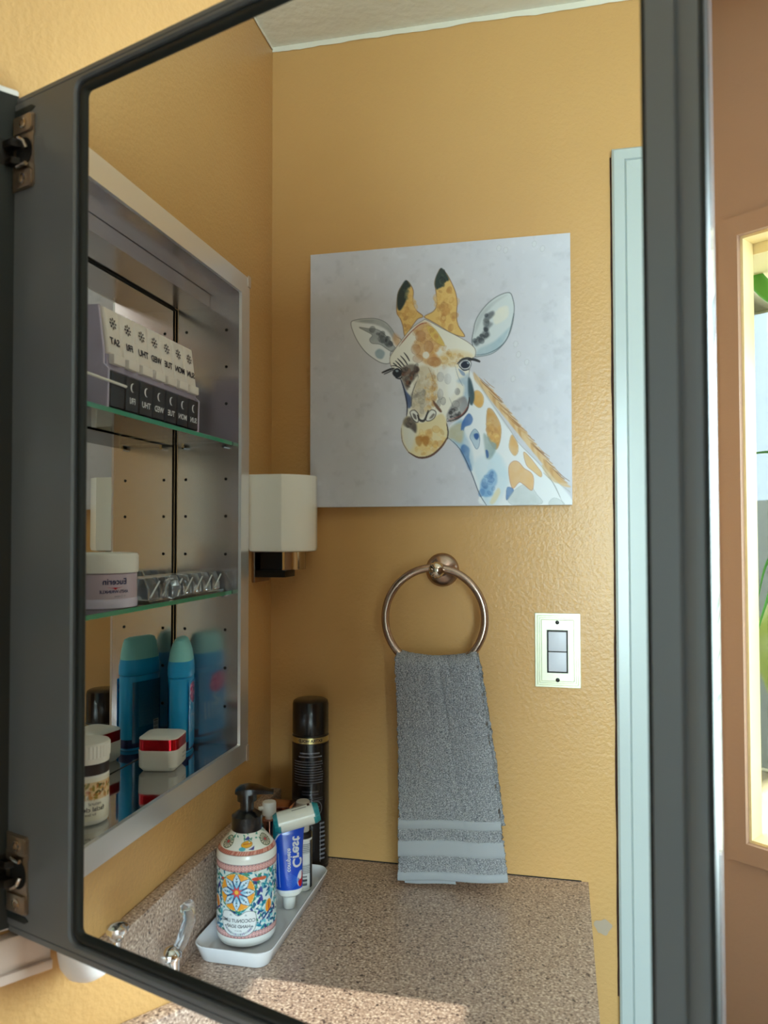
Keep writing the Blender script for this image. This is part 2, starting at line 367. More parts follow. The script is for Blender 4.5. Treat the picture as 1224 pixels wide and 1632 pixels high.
# door casing and door in the south wall
b = MB()
prof = [(0.0, 0.0), (0.0, 0.014), (0.003, 0.017), (0.0175, 0.017), (0.019, 0.014), (0.0205, 0.0165), (0.060, 0.012), (0.060, 0.0)]
c0, ct = 0.541, 1.946
def casing(mb, side):
    L = []
    x_out = c0 if side < 0 else DX1 + (DX0 - c0)
    for z, m_ in ((0.0, 0), (ct, 1)):
        L.append([(x_out - side * u, h, z - (u if m_ else 0)) for u, h in prof])
    mb.loops(L, True, True)
casing(b, -1); casing(b, 1)
b.loops([[(c0 + u, h, ct - u) for u, h in prof], [(DX1 + (DX0 - c0) - u, h, ct - u) for u, h in prof]])
b.box(DX0, DX0 + 0.012, -0.12, -0.0005, 0, DZ); b.box(DX1 - 0.012, DX1, -0.12, -0.0005, 0, DZ); b.box(DX0 + 0.012, DX1 - 0.012, -0.12, -0.0005, DZ - 0.012, DZ)
t2 = struct(b.build('trim_2', WHITE))
b = MB(); zz = np.arange(0.70, ct, 0.008); wz = 0.0012 + 0.0022 * vnoise(1, len(zz), 7)[0]; n_ = len(zz)
b.add([(c0 - wz[i], 0.0008, z) for i, z in enumerate(zz)] + [(c0 + 0.0002, 0.0008, z) for z in zz], [(i, i + 1, n_ + i + 1, n_ + i) for i in range(n_ - 1)])
b.build('caulk_gap', mat('dark_caulk_gap', (70, 40, 30), 0.8), t2)
MB().add([(0.519 + 0.012 * math.cos(t) * (1 + .2 * math.sin(3 * t)), 0.0009, 0.797 + 0.011 * math.sin(t) * (1 + .15 * math.cos(5 * t))) for t in np.linspace(0, 6.2832, 24, endpoint=False)], [tuple(range(24))]).build('paint_smear', mat('pale_paint_smear', (176, 156, 134), 0.6), bpy.data.objects['wall_south'])
d1 = MB().box(DX0 + 0.015, DX1 - 0.015, -0.050, -0.015, 0.01, DZ - 0.015).build('door_1', WHITE, bevel=0.002); struct(d1)
for z0, z1 in ((0.2, 0.95), (1.1, 1.75)):
    for x0, x1 in ((DX0 + 0.12, 0.95), (1.01, DX1 - 0.12)):
        MB().box(x0, x1, -0.015, -0.009, z0, z1).build('panel', WHITE, d1, bevel=0.004)
MB().lathe((0, 0, 0), [(0.0, 0), (0.02, 0.001), (0.02, 0.006), (0.009, 0.012), (0.009, 0.03), (0.024, 0.042), (0.022, 0.058), (0.0, 0.064)], 20).build('door_knob', NICKEL, d1, smooth=True).matrix_local = Matrix.Translation((DX1 - 0.07, -0.016, 0.95)) @ Matrix.Rotation(-math.pi / 2, 4, 'X')
# window: flat casing in the shade-darkened wall colour, cream jamb, and a shallow glazed box with the plants
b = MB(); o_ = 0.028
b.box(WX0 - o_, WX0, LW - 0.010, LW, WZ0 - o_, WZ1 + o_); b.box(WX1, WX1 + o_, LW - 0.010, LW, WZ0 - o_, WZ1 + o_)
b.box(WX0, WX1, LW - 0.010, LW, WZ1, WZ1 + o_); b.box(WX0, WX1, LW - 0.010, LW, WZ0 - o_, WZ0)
struct(b.build('trim_3', OCHRE_SHADED))
win = b = None
b = MB(); BX0, BX1, BY = 0.133, 0.99, 1.90
b.box(BX0 - 0.02, BX1 + 0.02, LW + 0.035, BY + 0.02, WZ0 - 0.03, WZ0); b.box(BX0 - 0.02, BX1 + 0.02, LW + 0.035, BY + 0.02, WZ1 - 0.02, WZ1 + 0.02)
for x in (BX0, BX1):
    for y in (LW + 0.045, BY): b.box(x - 0.008, x + 0.008, y - 0.009, y + 0.009, WZ0, WZ1 - 0.02)
b.box(WX0, WX0 + 0.004, LW, LW + 0.034, WZ0, WZ1); b.box(WX1 - 0.004, WX1, LW, LW + 0.034, WZ0, WZ1)
b.box(WX0 + 0.004, WX1 - 0.004, LW, LW + 0.034, WZ0, WZ0 + 0.004); b.box(WX0 + 0.004, WX1 - 0.004, LW, LW + 0.034, WZ1 - 0.004, WZ1)
win = struct(b.build('window_1', CREAM))
for nm, (x0, x1, y0, y1) in (('a', (BX0 - 0.002, BX0 + 0.002, LW + 0.055, BY - 0.01)), ('b', (BX1 - 0.002, BX1 + 0.002, LW + 0.055, BY - 0.01)), ('c', (BX0 + 0.008, BX1 - 0.008, BY - 0.002, BY + 0.002))):
    MB().box(x0, x1, y0, y1, WZ0, WZ1 - 0.02).build('pane', WGLASS, win)

# ================================================================== MEDICINE CABINET
cab = thing('medicine_cabinet', (0, 0.36, 1.04), 'recessed metal medicine cabinet with dark grey mirrored door swung open', 'cabinet')
CY0, CY1, CZ0, CZ1, CXB = 0.1345, 0.586, 1.0675, 1.733, -0.099
MB().box(CXB - 0.006, CXB - 0.003, CY0 + 0.0014, CY1 - 0.0014, CZ0 + 0.001, CZ1 - 0.020).build('back_mirror', SILVER, cab)
MB().box(CXB - 0.012, CXB - 0.0062, CY0 - 0.003, CY1 + 0.003, CZ0 - 0.003, CZ1 + 0.003).build('back_plate', BLACK, cab)
for y0, y1 in ((CY0 - 0.004, CY0), (CY1, CY1 + 0.004)):
    MB().box(CXB + 0.0012, 0.0005, y0, y1, CZ0 - 0.003, CZ1 - 0.0002).build('side_panel', SATIN, cab)
MB().box(CXB - 0.001, 0.0005, CY0 - 0.004, CY1 + 0.004, CZ0 - 0.0045, CZ0).build('bottom_panel', POLISH, cab)
MB().box(CXB - 0.001, 0.0005, CY0 - 0.004, CY1 + 0.004, CZ1, CZ1 + 0.0045).build('top_panel', SATIN, cab)
MB().box(CXB + 0.001, -0.046, CY0 + 0.0005, CY1 - 0.0005, CZ1 - 0.0200, CZ1 - 0.0008).build('upper_channel', SATIN, cab)
MB().box(CXB - 0.0025, CXB + 0.0006, CY0 + 0.0001, CY0 + 0.0018, CZ0 + 0.0006, CZ1 - 0.0205).build('corner_gap', BLACK, cab)
MB().box(CXB - 0.0025, CXB + 0.0005, CY0 + 0.0001, CY1, CZ1 - 0.0218, CZ1 - 0.0202).build('mirror_top_gap', BLACK, cab)
b = MB(); b.loops([[(0.0035, y, z) for y, z in rrect(0.1035, 0.609, 1.0378, 1.763, 0.0015, 1)], [(0.0045, y, z) for y, z in rrect(0.1045, 0.608, 1.0388, 1.762, 0.0015, 1)],
                   [(0.0045, y, z) for y, z in rrect(CY0 - 0.001, CY1, CZ0 - 0.001, CZ1 + 0.0005, 0.0012, 1)], [(0.0, y, z) for y, z in rrect(CY0, CY1, CZ0, CZ1, 0.0012, 1)]], False, False)
b.loops([[(0.0035, y, z) for y, z in rrect(0.1035, 0.609, 1.0378, 1.763, 0.0015, 1)], [(0.0002, y, z) for y, z in rrect(0.1035, 0.609, 1.0378, 1.763, 0.0015, 1)]], False, False)
b.build('face_flange', FLANGE, cab)
MB().box(0.0046, 0.006, 0.103, 0.112, 1.748, 1.765).build('corner_clip', BEIGE, cab); MB().box(0.0046, 0.0056, 0.1035, 0.111, 1.037, 1.060).build('corner_clip', BEIGE, cab)
for zs in (1.5055, 1.2865):
    sh = MB(); sh.box(CXB + 0.004, -0.010, CY0 + 0.002, CY1 - 0.002, zs, zs + 0.0055); o = sh.build('shelf', GLASS, cab, label='clear glass shelf with a green edge')
    MB().box(-0.0099, -0.0088, CY0 + 0.002, CY1 - 0.002, zs + 0.0001, zs + 0.0054).build('shelf_edge', GEDGE, o)
    for x in (-0.0195, -0.084):
        for y in (CY0, CY1):
            s_ = 1 if y == CY0 else -1
            MB().tube([(x, y, zs - 0.0024), (x, y + s_ * 0.010, zs - 0.0024)], 0.0022, 8).build('shelf_pin', CHROME, cab, smooth=True)
for z in (1.456, 1.401, 1.345, 1.234, 1.178, 1.122, 1.568, 1.623, 1.678):
    for x in (-0.0195, -0.084):
        MB().tube([(x, CY0 - 0.001, z), (x, CY0 + 0.0004, z)], 0.0023, 8).build('pin_hole', BLACK, cab)
for x, z in ((-0.031, 1.654), (-0.031, 1.149)):
    MB().lathe((0, 0, 0), [(0.0038, 0), (0.0038, 0.001), (0.002, 0.0022), (0.0, 0.0023)], 12).build('screw', CHROME, cab, smooth=True).matrix_local = Matrix.Translation(Vector((x, CY0, z)) - cab.location) @ Matrix.Rotation(-math.pi / 2, 4, 'X')
MB().box(0.0046, 0.0056, 0.5875, 0.6085, 1.040, 1.757).build('hinge_rail', GASKET, cab, label='dark grey rail along the hinge side')
MB().box(0.0002, 0.012, 0.545, 0.637, 0.9985, 1.0345).build('lower_rail', BEIGE, cab, bevel=0.002, label='pale beige rail below the hinge corner')
MB().box(0.012, 0.0165, 0.545, 0.637, 0.9985, 1.0065).build('rail_lip', BEIGE, cab, bevel=0.001)
# the open door: local frame u (away from the hinge), v (up), h (towards the viewer)
MN = Vector((0.313791, -0.949486, 0.0034766)); MU = Vector((0.949491, 0.313793, 0.0)); MV = Vector((-0.001091, 0.003301, 0.999994)); MD = -0.573794
def dp(u, v, h=0.0): return tuple(MU * u + MV * v + MN * (MD + h))
U0, U1, V0, V1 = 0.2828, 0.7226, 1.0587, 1.7395
def dl(e, h, r): return [dp(u, v, h) for u, v in rrect(U0 - e[0], U1 + e[1], V0 - e[2], V1 + e[3], r, 4)]
b = MB()
b.loops([dl((0.0072, 0.0027, 0.0072, 0.0072), -0.004, 0.009), dl((0.0075, 0.0030, 0.0075, 0.0075), 0.0050, 0.009), dl((0.0090, 0.0036, 0.0090, 0.0090), 0.0066, 0.010), dl((0.0890, 0.0174, 0.0125, 0.0110), 0.0066, 0.004), dl((0.0895, 0.0187, 0.0135, 0.0122), 0.0042, 0.004),
         dl((0.0898, 0.0210, 0.0146, 0.0132), 0.0054, 0.004), dl((0.0905, 0.0288, 0.0192, 0.0168), 0.0052, 0.004), dl((0.0912, 0.0290, 0.0196, 0.0171), 0.0030, 0.003), dl((0.0912, 0.0290, 0.0196, 0.0171), -0.010, 0.003), dl((0.0072, 0.0027, 0.0072, 0.0072), -0.010, 0.009)], False, False)
door = b.build('door', GREY, cab, smooth=True, angle=28, label='open door with a dark grey metal frame')
b = MB(); b.loops([dl((0.0913, 0.0291, 0.0197, 0.0172), -0.0098, 0.003), dl((0.0913, 0.0291, 0.0197, 0.0172), 0.0036, 0.003), dl((0.0923, 0.0315, 0.0208, 0.0182), 0.0030, 0.003), dl((0.0923, 0.0315, 0.0208, 0.0182), -0.0098, 0.003)], False, False)
b.build('edge_seal', GASKET, door)
b = MB(); b.loops([dl((-0.0004, 0, -0.0004, -0.0004), -0.0005, 0.005), dl((-0.0002, 0.0001, -0.0002, -0.0002), 0.0010, 0.005), dl((0.0025, 0.0012, 0.0025, 0.0025), 0.0034, 0.006), dl((0.0055, 0.0024, 0.0055, 0.0055), 0.0036, 0.008), dl((0.0076, 0.0031, 0.0076, 0.0076), 0.0018, 0.009)], False, False)
b.build('gasket', GASKET, door, smooth=True, angle=60)
b = MB(); b.loops([dl((0.003, 0.002, 0.003, 0.003), -0.004, 0.006), dl((0.003, 0.002, 0.003, 0.003), 0.0, 0.006)]); b.build('mirror_pane', SILVER, door, label='large inner mirror pane reflecting the corner of the room')
b = MB(); b.loops([dl((0.0920, 0.0316, 0.0206, 0.0180), -0.0150, 0.003), dl((0.0920, 0.0316, 0.0206, 0.0180), -0.0102, 0.003)]); b.build('front_mirror', [SILVER], door)
b = MB(); b.loops([dl((0.0926, 0.0322, 0.0211, 0.0185), e_, 0.003) for e_ in (-0.0140, -0.0104)], False, False); b.build('glass_edge', INKG, door)
def hinge(vc, fl):
    # plate with two screw ears and a round cup, set into the hinge stile
    def q(u, v, h): return dp(0.1945 + u, vc + fl * v, 0.0066 + h)
    pl = [(0.0, 0.032), (0.027, 0.032), (0.029, 0.030), (0.029, 0.014), (0.028, 0.012), (0.028, -0.012), (0.029, -0.014), (0.029, -0.030), (0.027, -0.032), (0.0, -0.032), (0.001, -0.019), (-0.007, -0.011), (-0.011, 0.0), (-0.007, 0.011), (0.001, 0.019)]
    b = MB(); b.loops([[q(u, v, 0.0) for u, v in pl], [q(u, v, 0.0014) for u, v in pl]]); h_ = b.build('hinge', HINGE, door, label='nickel concealed hinge with two screw ears')
    b = MB(); cup = [(0.016 + 0.0105 * math.cos(t), 0.0125 * math.sin(t)) for t in np.linspace(0, 2 * math.pi, 20, endpoint=False)]
    b.loops([[q(u, v, 0.0015) for u, v in cup], [q(u, v, 0.0019) for u, v in cup]]); b.build('hinge_cup', BLACK, door)
    for s_ in (1, -1):
        ear = [(0.003, s_ * 0.0165), (0.0255, s_ * 0.0165), (0.028, s_ * 0.019), (0.028, s_ * 0.0295), (0.0255, s_ * 0.0315), (0.003, s_ * 0.0315)]
        b = MB(); b.loops([[q(u, v, 0.0014) for u, v in ear], [q(u, v, 0.0034) for u, v in ear]]); b.build('hinge_ear', HINGE, door, bevel=0.0006)
        sc_ = [(0.0170 + 0.0046 * math.cos(t), s_ * 0.024 + 0.0046 * math.sin(t)) for t in np.linspace(0, 2 * math.pi, 14, endpoint=False)]
        s2 = [(0.0170 + 0.0028 * math.cos(t), s_ * 0.024 + 0.0028 * math.sin(t)) for t in np.linspace(0, 2 * math.pi, 14, endpoint=False)]
        b = MB(); b.loops([[q(u, v, 0.0034) for u, v in sc_], [q(u, v, 0.0044) for u, v in sc_], [q(u, v, 0.0048) for u, v in s2], [q(u, v, 0.0030) for u, v in s2]], False, True); b.build('hinge_screw', NICKELP, door, smooth=True)
    b = MB()
    for v0, v1, u0, u1, h0, h1 in ((0.004, 0.011, -0.008, 0.014, 0.002, 0.010), (-0.010, -0.004, -0.010, 0.012, 0.002, 0.008)):
        b.loops([[q(u, v, h0) for u, v in ((u0, v0), (u1, v0), (u1, v1), (u0, v1))], [q(u, v, h1) for u, v in ((u0, v0), (u1 - 0.004, v0), (u1 - 0.004, v1), (u0, v1))]])
    b.build('hinge_arm', DARKM, door, bevel=0.001)
    b = MB(); b.tube([q(0.014, 0.011, 0.006), q(0.022, 0.006, 0.006), q(0.024, 0.0, 0.005)], 0.0016, 8); b.tube([q(0.010, -0.013, 0.004), q(0.022, -0.012, 0.004)], 0.0018, 8); b.build('hinge_pin', NICKELP, door, smooth=True)
    sl = [(-0.004, 0.040), (0.024, 0.040), (0.029, 0.037), (0.024, 0.0345), (-0.004, 0.0345)]
    b = MB(); b.loops([[q(u, v, 0.0) for u, v in sl], [q(u, v, 0.0004) for u, v in sl]]); b.build('hinge_slot', GASKET, door)
    return h_
hinge(1.7046, 1); hinge(1.0920, -1)
# arm that carries the door from the cabinet side
for z in (1.7046, 1.0920):
    MB().box(-0.045, 0.006, 0.588, 0.606, z - 0.012, z + 0.012).build('hinge_base', DARKM, cab, bevel=0.002)

# ------------------------------------------------------------------ what stands on the shelves
S1, S2, S3 = 1.5112, 1.2922, 1.0677
VC = Vector((0.46116, 1.19178, 0))       # horizontal position the mirror looks from
def facing(x, y): return (VC - Vector((x, y, 0))).normalized()
org = thing('pill_organizer', (-0.045, 0.348, S1), 'two-row weekly pill organizer with white upper and black lower lids', 'pill organizer')
y0p, y1p = 0.237, 0.447
b = MB(); fr = [(-0.094, 0.0), (-0.014, 0.0), (-0.013, 0.043), (-0.019, 0.049), (-0.019, 0.062), (-0.026, 0.114), (-0.090, 0.114)]
for ya, yb in ((y0p - 0.004, y0p), (y1p, y1p + 0.004)): MB().loops([[(x, ya, S1 + z) for x, z in fr], [(x, yb, S1 + z) for x, z in fr]]).build('end_cap', LILAC, org, bevel=0.001)
b = MB(); fr2 = [(-0.092, 0.001), (-0.022, 0.001), (-0.022, 0.040), (-0.018, 0.0445), (-0.018, 0.060), (-0.032, 0.062), (-0.045, 0.108), (-0.090, 0.108)]
b.loops([[(x, y0p, S1 + z) for x, z in fr2], [(x, y1p, S1 + z) for x, z in fr2]]); b.build('tray', LILAC, org)
days = ['SUN', 'MON', 'TUE', 'WED', 'THU', 'FRI', 'SAT']; cw = (y1p - y0p) / 7
def am(y, t, off): return (-0.0175 - 0.007 * t + off, y, S1 + 0.060 + 0.053 * t + off * 0.2)      # face of the upper row
def pm(y, t, off): return (-0.0150 + 0.001 * t + off, y, S1 + 0.002 + 0.040 * t)
for i, dname in enumerate(days):
    ya, yb = y0p + i * cw + 0.0006, y0p + (i + 1) * cw - 0.0006; yc = (ya + yb) / 2
    b = MB(); pr = [(0.0, 0.0), (0.0, 1.0)]
    L = [[am(y, t, 0.0) for y, t in rrect(ya, yb, -0.0, 1.0, 0.0)] ] if False else None
    q0 = [(ya, 0.0), (yb, 0.0), (yb, 1.0), (ya, 1.0)]
    b.loops([[(p[0] - 0.010, p[1], p[2] + 0.001) for p in (am(y, t, 0) for y, t in q0)], [am(y, t, 0.0) for y, t in q0], [am(y, t, 0.002) for y, t in ((ya + 0.002, 0.03), (yb - 0.002, 0.03), (yb - 0.002, 0.97), (ya + 0.002, 0.97))]])
    lid = b.build('upper_lid', WPL2, org, bevel=0.0008)
    b = MB(); b.box(-0.0180, -0.0105, yc - 0.0115, yc + 0.0115, S1 + 0.0495, S1 + 0.0605); b.build('lid_tab', WPL2, lid, bevel=0.002)
    mp = lambda x, y, yc=yc: am(yc + x, 0.5 + y / 0.053, 0.0026)
    items = [(dname, 0.0078, 0.0, -0.0115, 0, 0.0003)]
    m_ = lettering('lid_lettering', items, mp, INKB, lid)
    b = MB()
    for k in range(8):
        a = k * math.pi / 4; r0, r1 = 0.0034, 0.0066
        w = 0.0009; ca, sa = math.cos(a), math.sin(a)
        b.add([mp(r0 * ca - w * sa, 0.0095 + r0 * sa + w * ca), mp(r1 * ca - w * sa, 0.0095 + r1 * sa + w * ca), mp(r1 * ca + w * sa, 0.0095 + r1 * sa - w * ca), mp(r0 * ca + w * sa, 0.0095 + r0 * sa - w * ca)], [(0, 1, 2, 3)])
    b.add([mp(0.0019 * math.cos(t), 0.0095 + 0.0019 * math.sin(t)) for t in np.linspace(0, 6.28, 10, endpoint=False)], [tuple(range(10))])
    b.build('sun_symbol', INKB, lid)
    b = MB(); q0 = [(ya, 0.0), (yb, 0.0), (yb, 1.0), (ya, 1.0)]
    b.loops([[pm(y, t, -0.006) for y, t in q0], [pm(y, t, 0.0) for y, t in q0], [pm(y, t, 0.0016) for y, t in ((ya + 0.0012, 0.03), (yb - 0.0012, 0.03), (yb - 0.0012, 0.97), (ya + 0.0012, 0.97))]])
    low = b.build('lower_lid', SMOKE, org, bevel=0.0005)
    if dname != 'SAT':
        mp2 = lambda x, y, yc=yc: pm(yc + x, 0.5 + y / 0.040, 0.0020)
        lettering('lid_lettering', [(dname, 0.0068, 0.0, -0.0075, 0, 0.0002)], mp2, INKW, low)
        b = MB(); n_ = 12; out = []; inn = []
        for k in range(n_ + 1):
            t = math.radians(-115 + 230 * k / n_); out.append(mp2(0.0052 * math.cos(t), 0.008 + 0.0052 * math.sin(t)))
            inn.append(mp2(-0.0034 + 0.0058 * math.cos(t * 0.78), 0.008 + 0.0048 * math.sin(t)))
        b.add(out + inn, [(k, k + 1, n_ + 2 + k, n_ + 1 + k) for k in range(n_)]); b.build('moon_symbol', INKW, low)
o = MB(); o.tube([(-0.0115, 0.418, S1 + 0.0285), (-0.0115, 0.585, S1 + 0.031)], 0.0016, 8)
tag(o.build('white_stick', WPL, None, smooth=True), 'thin white stick leaning across the black lids of the pill organizer', 'stick')

# face cream jar, second shelf
jc = Vector((-0.0475, 0.404, S2 + 0.0002)); F = facing(jc.x, jc.y)
jar = thing('face_cream_jar', jc, 'lilac face cream jar with a wide white lid on the middle glass shelf', 'jar')
MB().lathe(jc, [(0.034, 0.0), (0.0365, 0.002), (0.0372, 0.010), (0.0372, 0.0375), (0.036, 0.0385)], 48).build('body', LJAR, jar, smooth=True)
MB().lathe(jc, [(0.0380, 0.0005), (0.0384, 0.009), (0.0376, 0.0105)], 48, cap0=False, cap1=False).build('base_sleeve', LJAR2, jar, smooth=True)
MB().lathe(jc, [(0.0385, 0.039), (0.039, 0.041), (0.039, 0.058), (0.0375, 0.0605), (0.030, 0.0612)], 48).build('lid', WPL, jar, smooth=True)
mp = wrap(jc, 0.0373, F)
lettering('brand_lettering', [('Eucerin', 0.0066, -0.0135, 0.0295, 0, 0.0002), ('ANTI-WRINKLE', 0.0034, -0.0130, 0.0185, 0, 0.0001)], mp, INKN, jar)
lettering('small_lettering', [('+ Creme', 0.0026, -0.0190, 0.0135, 0)], mp, INKG, jar)
b = MB(); b.add([mp(-0.0135 + x, 0.0238 + y) for x, y in ((-0.010, 0.0), (0.0, -0.0012), (0.010, 0.0), (0.0, -0.0020))], [(0, 3, 2, 1)]); b.add([mp(-0.0135 + x, 0.0238 + y) for x, y in ((-0.003, -0.0006), (0.003, -0.0006), (0.0, -0.0032))], [(0, 2, 1)]); b.build('red_swoosh', INKR, jar)
# clear ribbed case, second shelf
cs = thing('clear_case', (-0.045, 0.25, S2), 'row of clear plastic cells with slanting ribs behind the lilac jar', 'case')
b = MB(); b.box(-0.078, -0.020, 0.140, 0.350, S2 + 0.0003, S2 + 0.0022); b.build('base', CLEAR, cs)
for k in range(7):
    ya = 0.143 + k * 0.0295
    b = MB(); sec = [(-0.074 + 0.050 * 0, 0.0), (-0.024, 0.0), (-0.024, 0.012), (-0.030, 0.026), (-0.068, 0.026), (-0.074, 0.012)]
    b.loops([[(x, ya, S2 + 0.0024 + z) for x, z in sec], [(x, ya + 0.0255, S2 + 0.0024 + z) for x, z in sec]]); cell = b.build('cell', CLEAR, cs, bevel=0.002)
    b = MB(); b.tube([(-0.0225, ya + 0.001, S2 + 0.024), (-0.0225, ya + 0.023, S2 + 0.005)], 0.0011, 6); b.build('rib', INKW, cell, smooth=True)
b = MB(); b.lathe((-0.019, 0.297, S2 + 0.014), [(0.002, -0.0135), (0.009, -0.010), (0.013, 0.0), (0.009, 0.010), (0.002, 0.0135)], 20); tag(b.build('clear_stopper', CLEAR, None, smooth=True), 'round clear plastic stopper in front of the clear ribbed cells', 'stopper')

# deodorant stick, bottom
dc = Vector((-0.0690, 0.1735, S3)); da = math.radians(-20)
deo = thing('deodorant_stick', dc, 'tall bright blue deodorant stick with a pale rounded cap', 'deodorant')
DA = Vector((math.cos(da), math.sin(da), 0)); DB = Vector((-math.sin(da), math.cos(da), 0))      # thickness axis, width axis
def oval(a, w, z, n=36, p=2.6):
    out = []
    for k in range(n):
        t = 2 * math.pi * k / n; c_, s_ = math.cos(t), math.sin(t)
        x = a * math.copysign(abs(c_) ** (2 / p), c_); y = w * math.copysign(abs(s_) ** (2 / p), s_); q = dc + DA * x + DB * y; out.append((q.x, q.y, S3 + z))
    return out
b = MB(); b.loops([oval(0.0155, 0.029, 0.0003), oval(0.0168, 0.0305, 0.003), oval(0.0172, 0.031, 0.02), oval(0.0172, 0.031, 0.104), oval(0.0166, 0.030, 0.105)]); b.build('body', BLUEP, deo, smooth=True)
b = MB(); b.loops([oval(0.0170, 0.0305, 0.1055), oval(0.0180, 0.0318, 0.107), oval(0.0180, 0.0318, 0.118), oval(0.0168, 0.030, 0.128)], True, True); b.build('collar', BLUEP, deo, smooth=True)
b = MB(); b.loops([oval(0.0168, 0.030, 0.128), oval(0.0150, 0.0290, 0.140), oval(0.0118, 0.0275, 0.150), oval(0.0085, 0.0255, 0.1565), oval(0.004, 0.020, 0.159)]); b.build('cap', BLUEC, deo, smooth=True)
b = MB(); b.loops([oval(0.0174, 0.0312, 0.004), oval(0.0174, 0.0312, 0.016)], False, False); b.build('dial', INKN, deo, smooth=True)
def dface(s_):      # flat-ish broad face: s_=+1 front, -1 back
    return lambda x, y: tuple(dc + DA * (s_ * 0.0177 * (1 - 0.25 * min(1, abs(x) / 0.031) ** 3)) + DB * (s_ * x) + Vector((0, 0, y)))
pt = Paint(0.056, 0.092, 4200, (24, 150, 214)); 
pt.poly([(0.030, 0.004), (0.050, 0.004), (0.052, 0.022), (0.040, 0.032), (0.024, 0.030), (0.020, 0.020)], (196, 60, 120), 0.95, wash=0.3)
for _ in range(30): pt.disc(0.022 + 0.03 * random.random(), 0.005 + 0.024 * random.random(), 0.003, 0.002, random.choice([(226, 120, 160), (170, 40, 110), (240, 190, 210)]), 0.6, random.random() * 3)
for k in range(6): pt.stroke([(0.010 + k * 0.007, 0.046), (0.012 + k * 0.007, 0.070)], 0.0018, (210, 228, 236), 0.8)
pt.stroke([(0.040, 0.036), (0.030, 0.034), (0.028, 0.040), (0.038, 0.044), (0.036, 0.050), (0.026, 0.050)], 0.0018, (226, 236, 242), 0.9)
f_ = dface(1)
grid_print(60, 100, lambda U, V: np.array([f_(-0.028 + 0.056 * u, 0.100 - 0.092 * v) for u, v in zip(U.ravel(), V.ravel())]), pt, lambda U, V: (U * 0.056, V * 0.092)).build('front_label', PRINT, deo, smooth=True)
pt = Paint(0.050, 0.086, 4200, (16, 96, 140))
for k in range(34):
    y = 0.004 + k * 0.0018; x = 0.010
    while x < 0.046: w = 0.001 + 0.003 * random.random(); pt.stroke([(x, y), (x + w, y)], 0.0005, (120, 160, 180), 0.7, False); x += w + 0.0007
pt.poly([(0.036, 0.058), (0.046, 0.058), (0.046, 0.083), (0.036, 0.083)], (190, 205, 210), 1, smooth=False)
for k in range(10): pt.stroke([(0.0375, 0.060 + k * 0.0021), (0.0445, 0.060 + k * 0.0021)], 0.0006 + 0.0006 * random.random(), (20, 40, 60), 1, False)
f2 = dface(-1)
grid_print(56, 96, lambda U, V: np.array([f2(-0.025 + 0.050 * u, 0.097 - 0.086 * v) for u, v in zip(U.ravel(), V.ravel())]), pt, lambda U, V: (U * 0.050, V * 0.086)).build('back_label', PRINT, deo, smooth=True)

# small square jar with a red band
rc = Vector((-0.052, 0.256, S3)); ra = math.radians(-10)
rj = thing('cream_jar', rc, 'small square white jar with a metallic red band on the cabinet bottom', 'jar')
def sq(h, r, z, n=5):
    ca, sa = math.cos(ra), math.sin(ra); return [(rc.x + x * ca - y * sa, rc.y + x * sa + y * ca, S3 + z) for x, y in rrect(-h, h, -h, h, r, n)]
b = MB(); b.loops([sq(0.0205, 0.006, 0.0003), sq(0.0255, 0.010, 0.0060), sq(0.0262, 0.011, 0.0275)]); b.build('body', WPL, rj, smooth=True)
b = MB(); b.loops([sq(0.0258, 0.0112, 0.0275), sq(0.0258, 0.0112, 0.0415)]); b.build('red_band', REDM, rj, smooth=True)
b = MB(); b.loops([sq(0.0258, 0.0112, 0.0415), sq(0.0255, 0.0112, 0.0428), sq(0.0235, 0.0108, 0.0440), sq(0.012, 0.005, 0.0448)]); b.build('lid_top', WPL, rj, smooth=True)
def rface(x, y):
    ca, sa = math.cos(ra), math.sin(ra); px, py = 0.0264, -x * -1; return (rc.x + px * ca - py * sa, rc.y + px * sa + py * ca, S3 + y)
lettering('small_lettering', [('smooth', 0.0028, 0.006, 0.019, 0), ('24h cream', 0.0022, 0.006, 0.0135, 0)], lambda x, y: rface(-x, y), INKB, rj)

# cleanser bottle at the left
bc = Vector((-0.036, 0.4475, S3)); F = facing(bc.x, bc.y)
cl = thing('cleanser_bottle', bc, 'cream cleanser bottle with a ribbed white cap and brown band', 'bottle')
RB = 0.0225
MB().lathe(bc, [(0.019, 0.0003), (0.0215, 0.002), (RB, 0.006), (RB, 0.052), (0.022, 0.0525)], 40).build('body', WPL, cl, smooth=True)
MB().lathe(bc, [(RB, 0.0527), (RB + 0.0001, 0.064)], 40).build('brown_band', DBROWN, cl, smooth=True)
b = MB(); L = []
for r, z in ((0.0225, 0.0642), (0.0228, 0.070), (0.0235, 0.0702), (0.0235, 0.083), (0.0222, 0.085), (0.012, 0.0856)):
    L.append([(bc.x + (r - (0.0006 if i % 2 and 0.0702 <= z <= 0.083 else 0)) * math.cos(2 * math.pi * i / 72), bc.y + (r - (0.0006 if i % 2 and 0.0702 <= z <= 0.083 else 0)) * math.sin(2 * math.pi * i / 72), bc.z + z) for i in range(72)])
b.loops(L); b.build('cap', WPL, cl, smooth=True, angle=25)
pt = Paint(0.070, 0.044, 4200, (236, 232, 216))
pt.poly([(0, 0.004), (0.070, 0.004), (0.070, 0.0225), (0, 0.0225)], (226, 196, 150), 1, smooth=False)
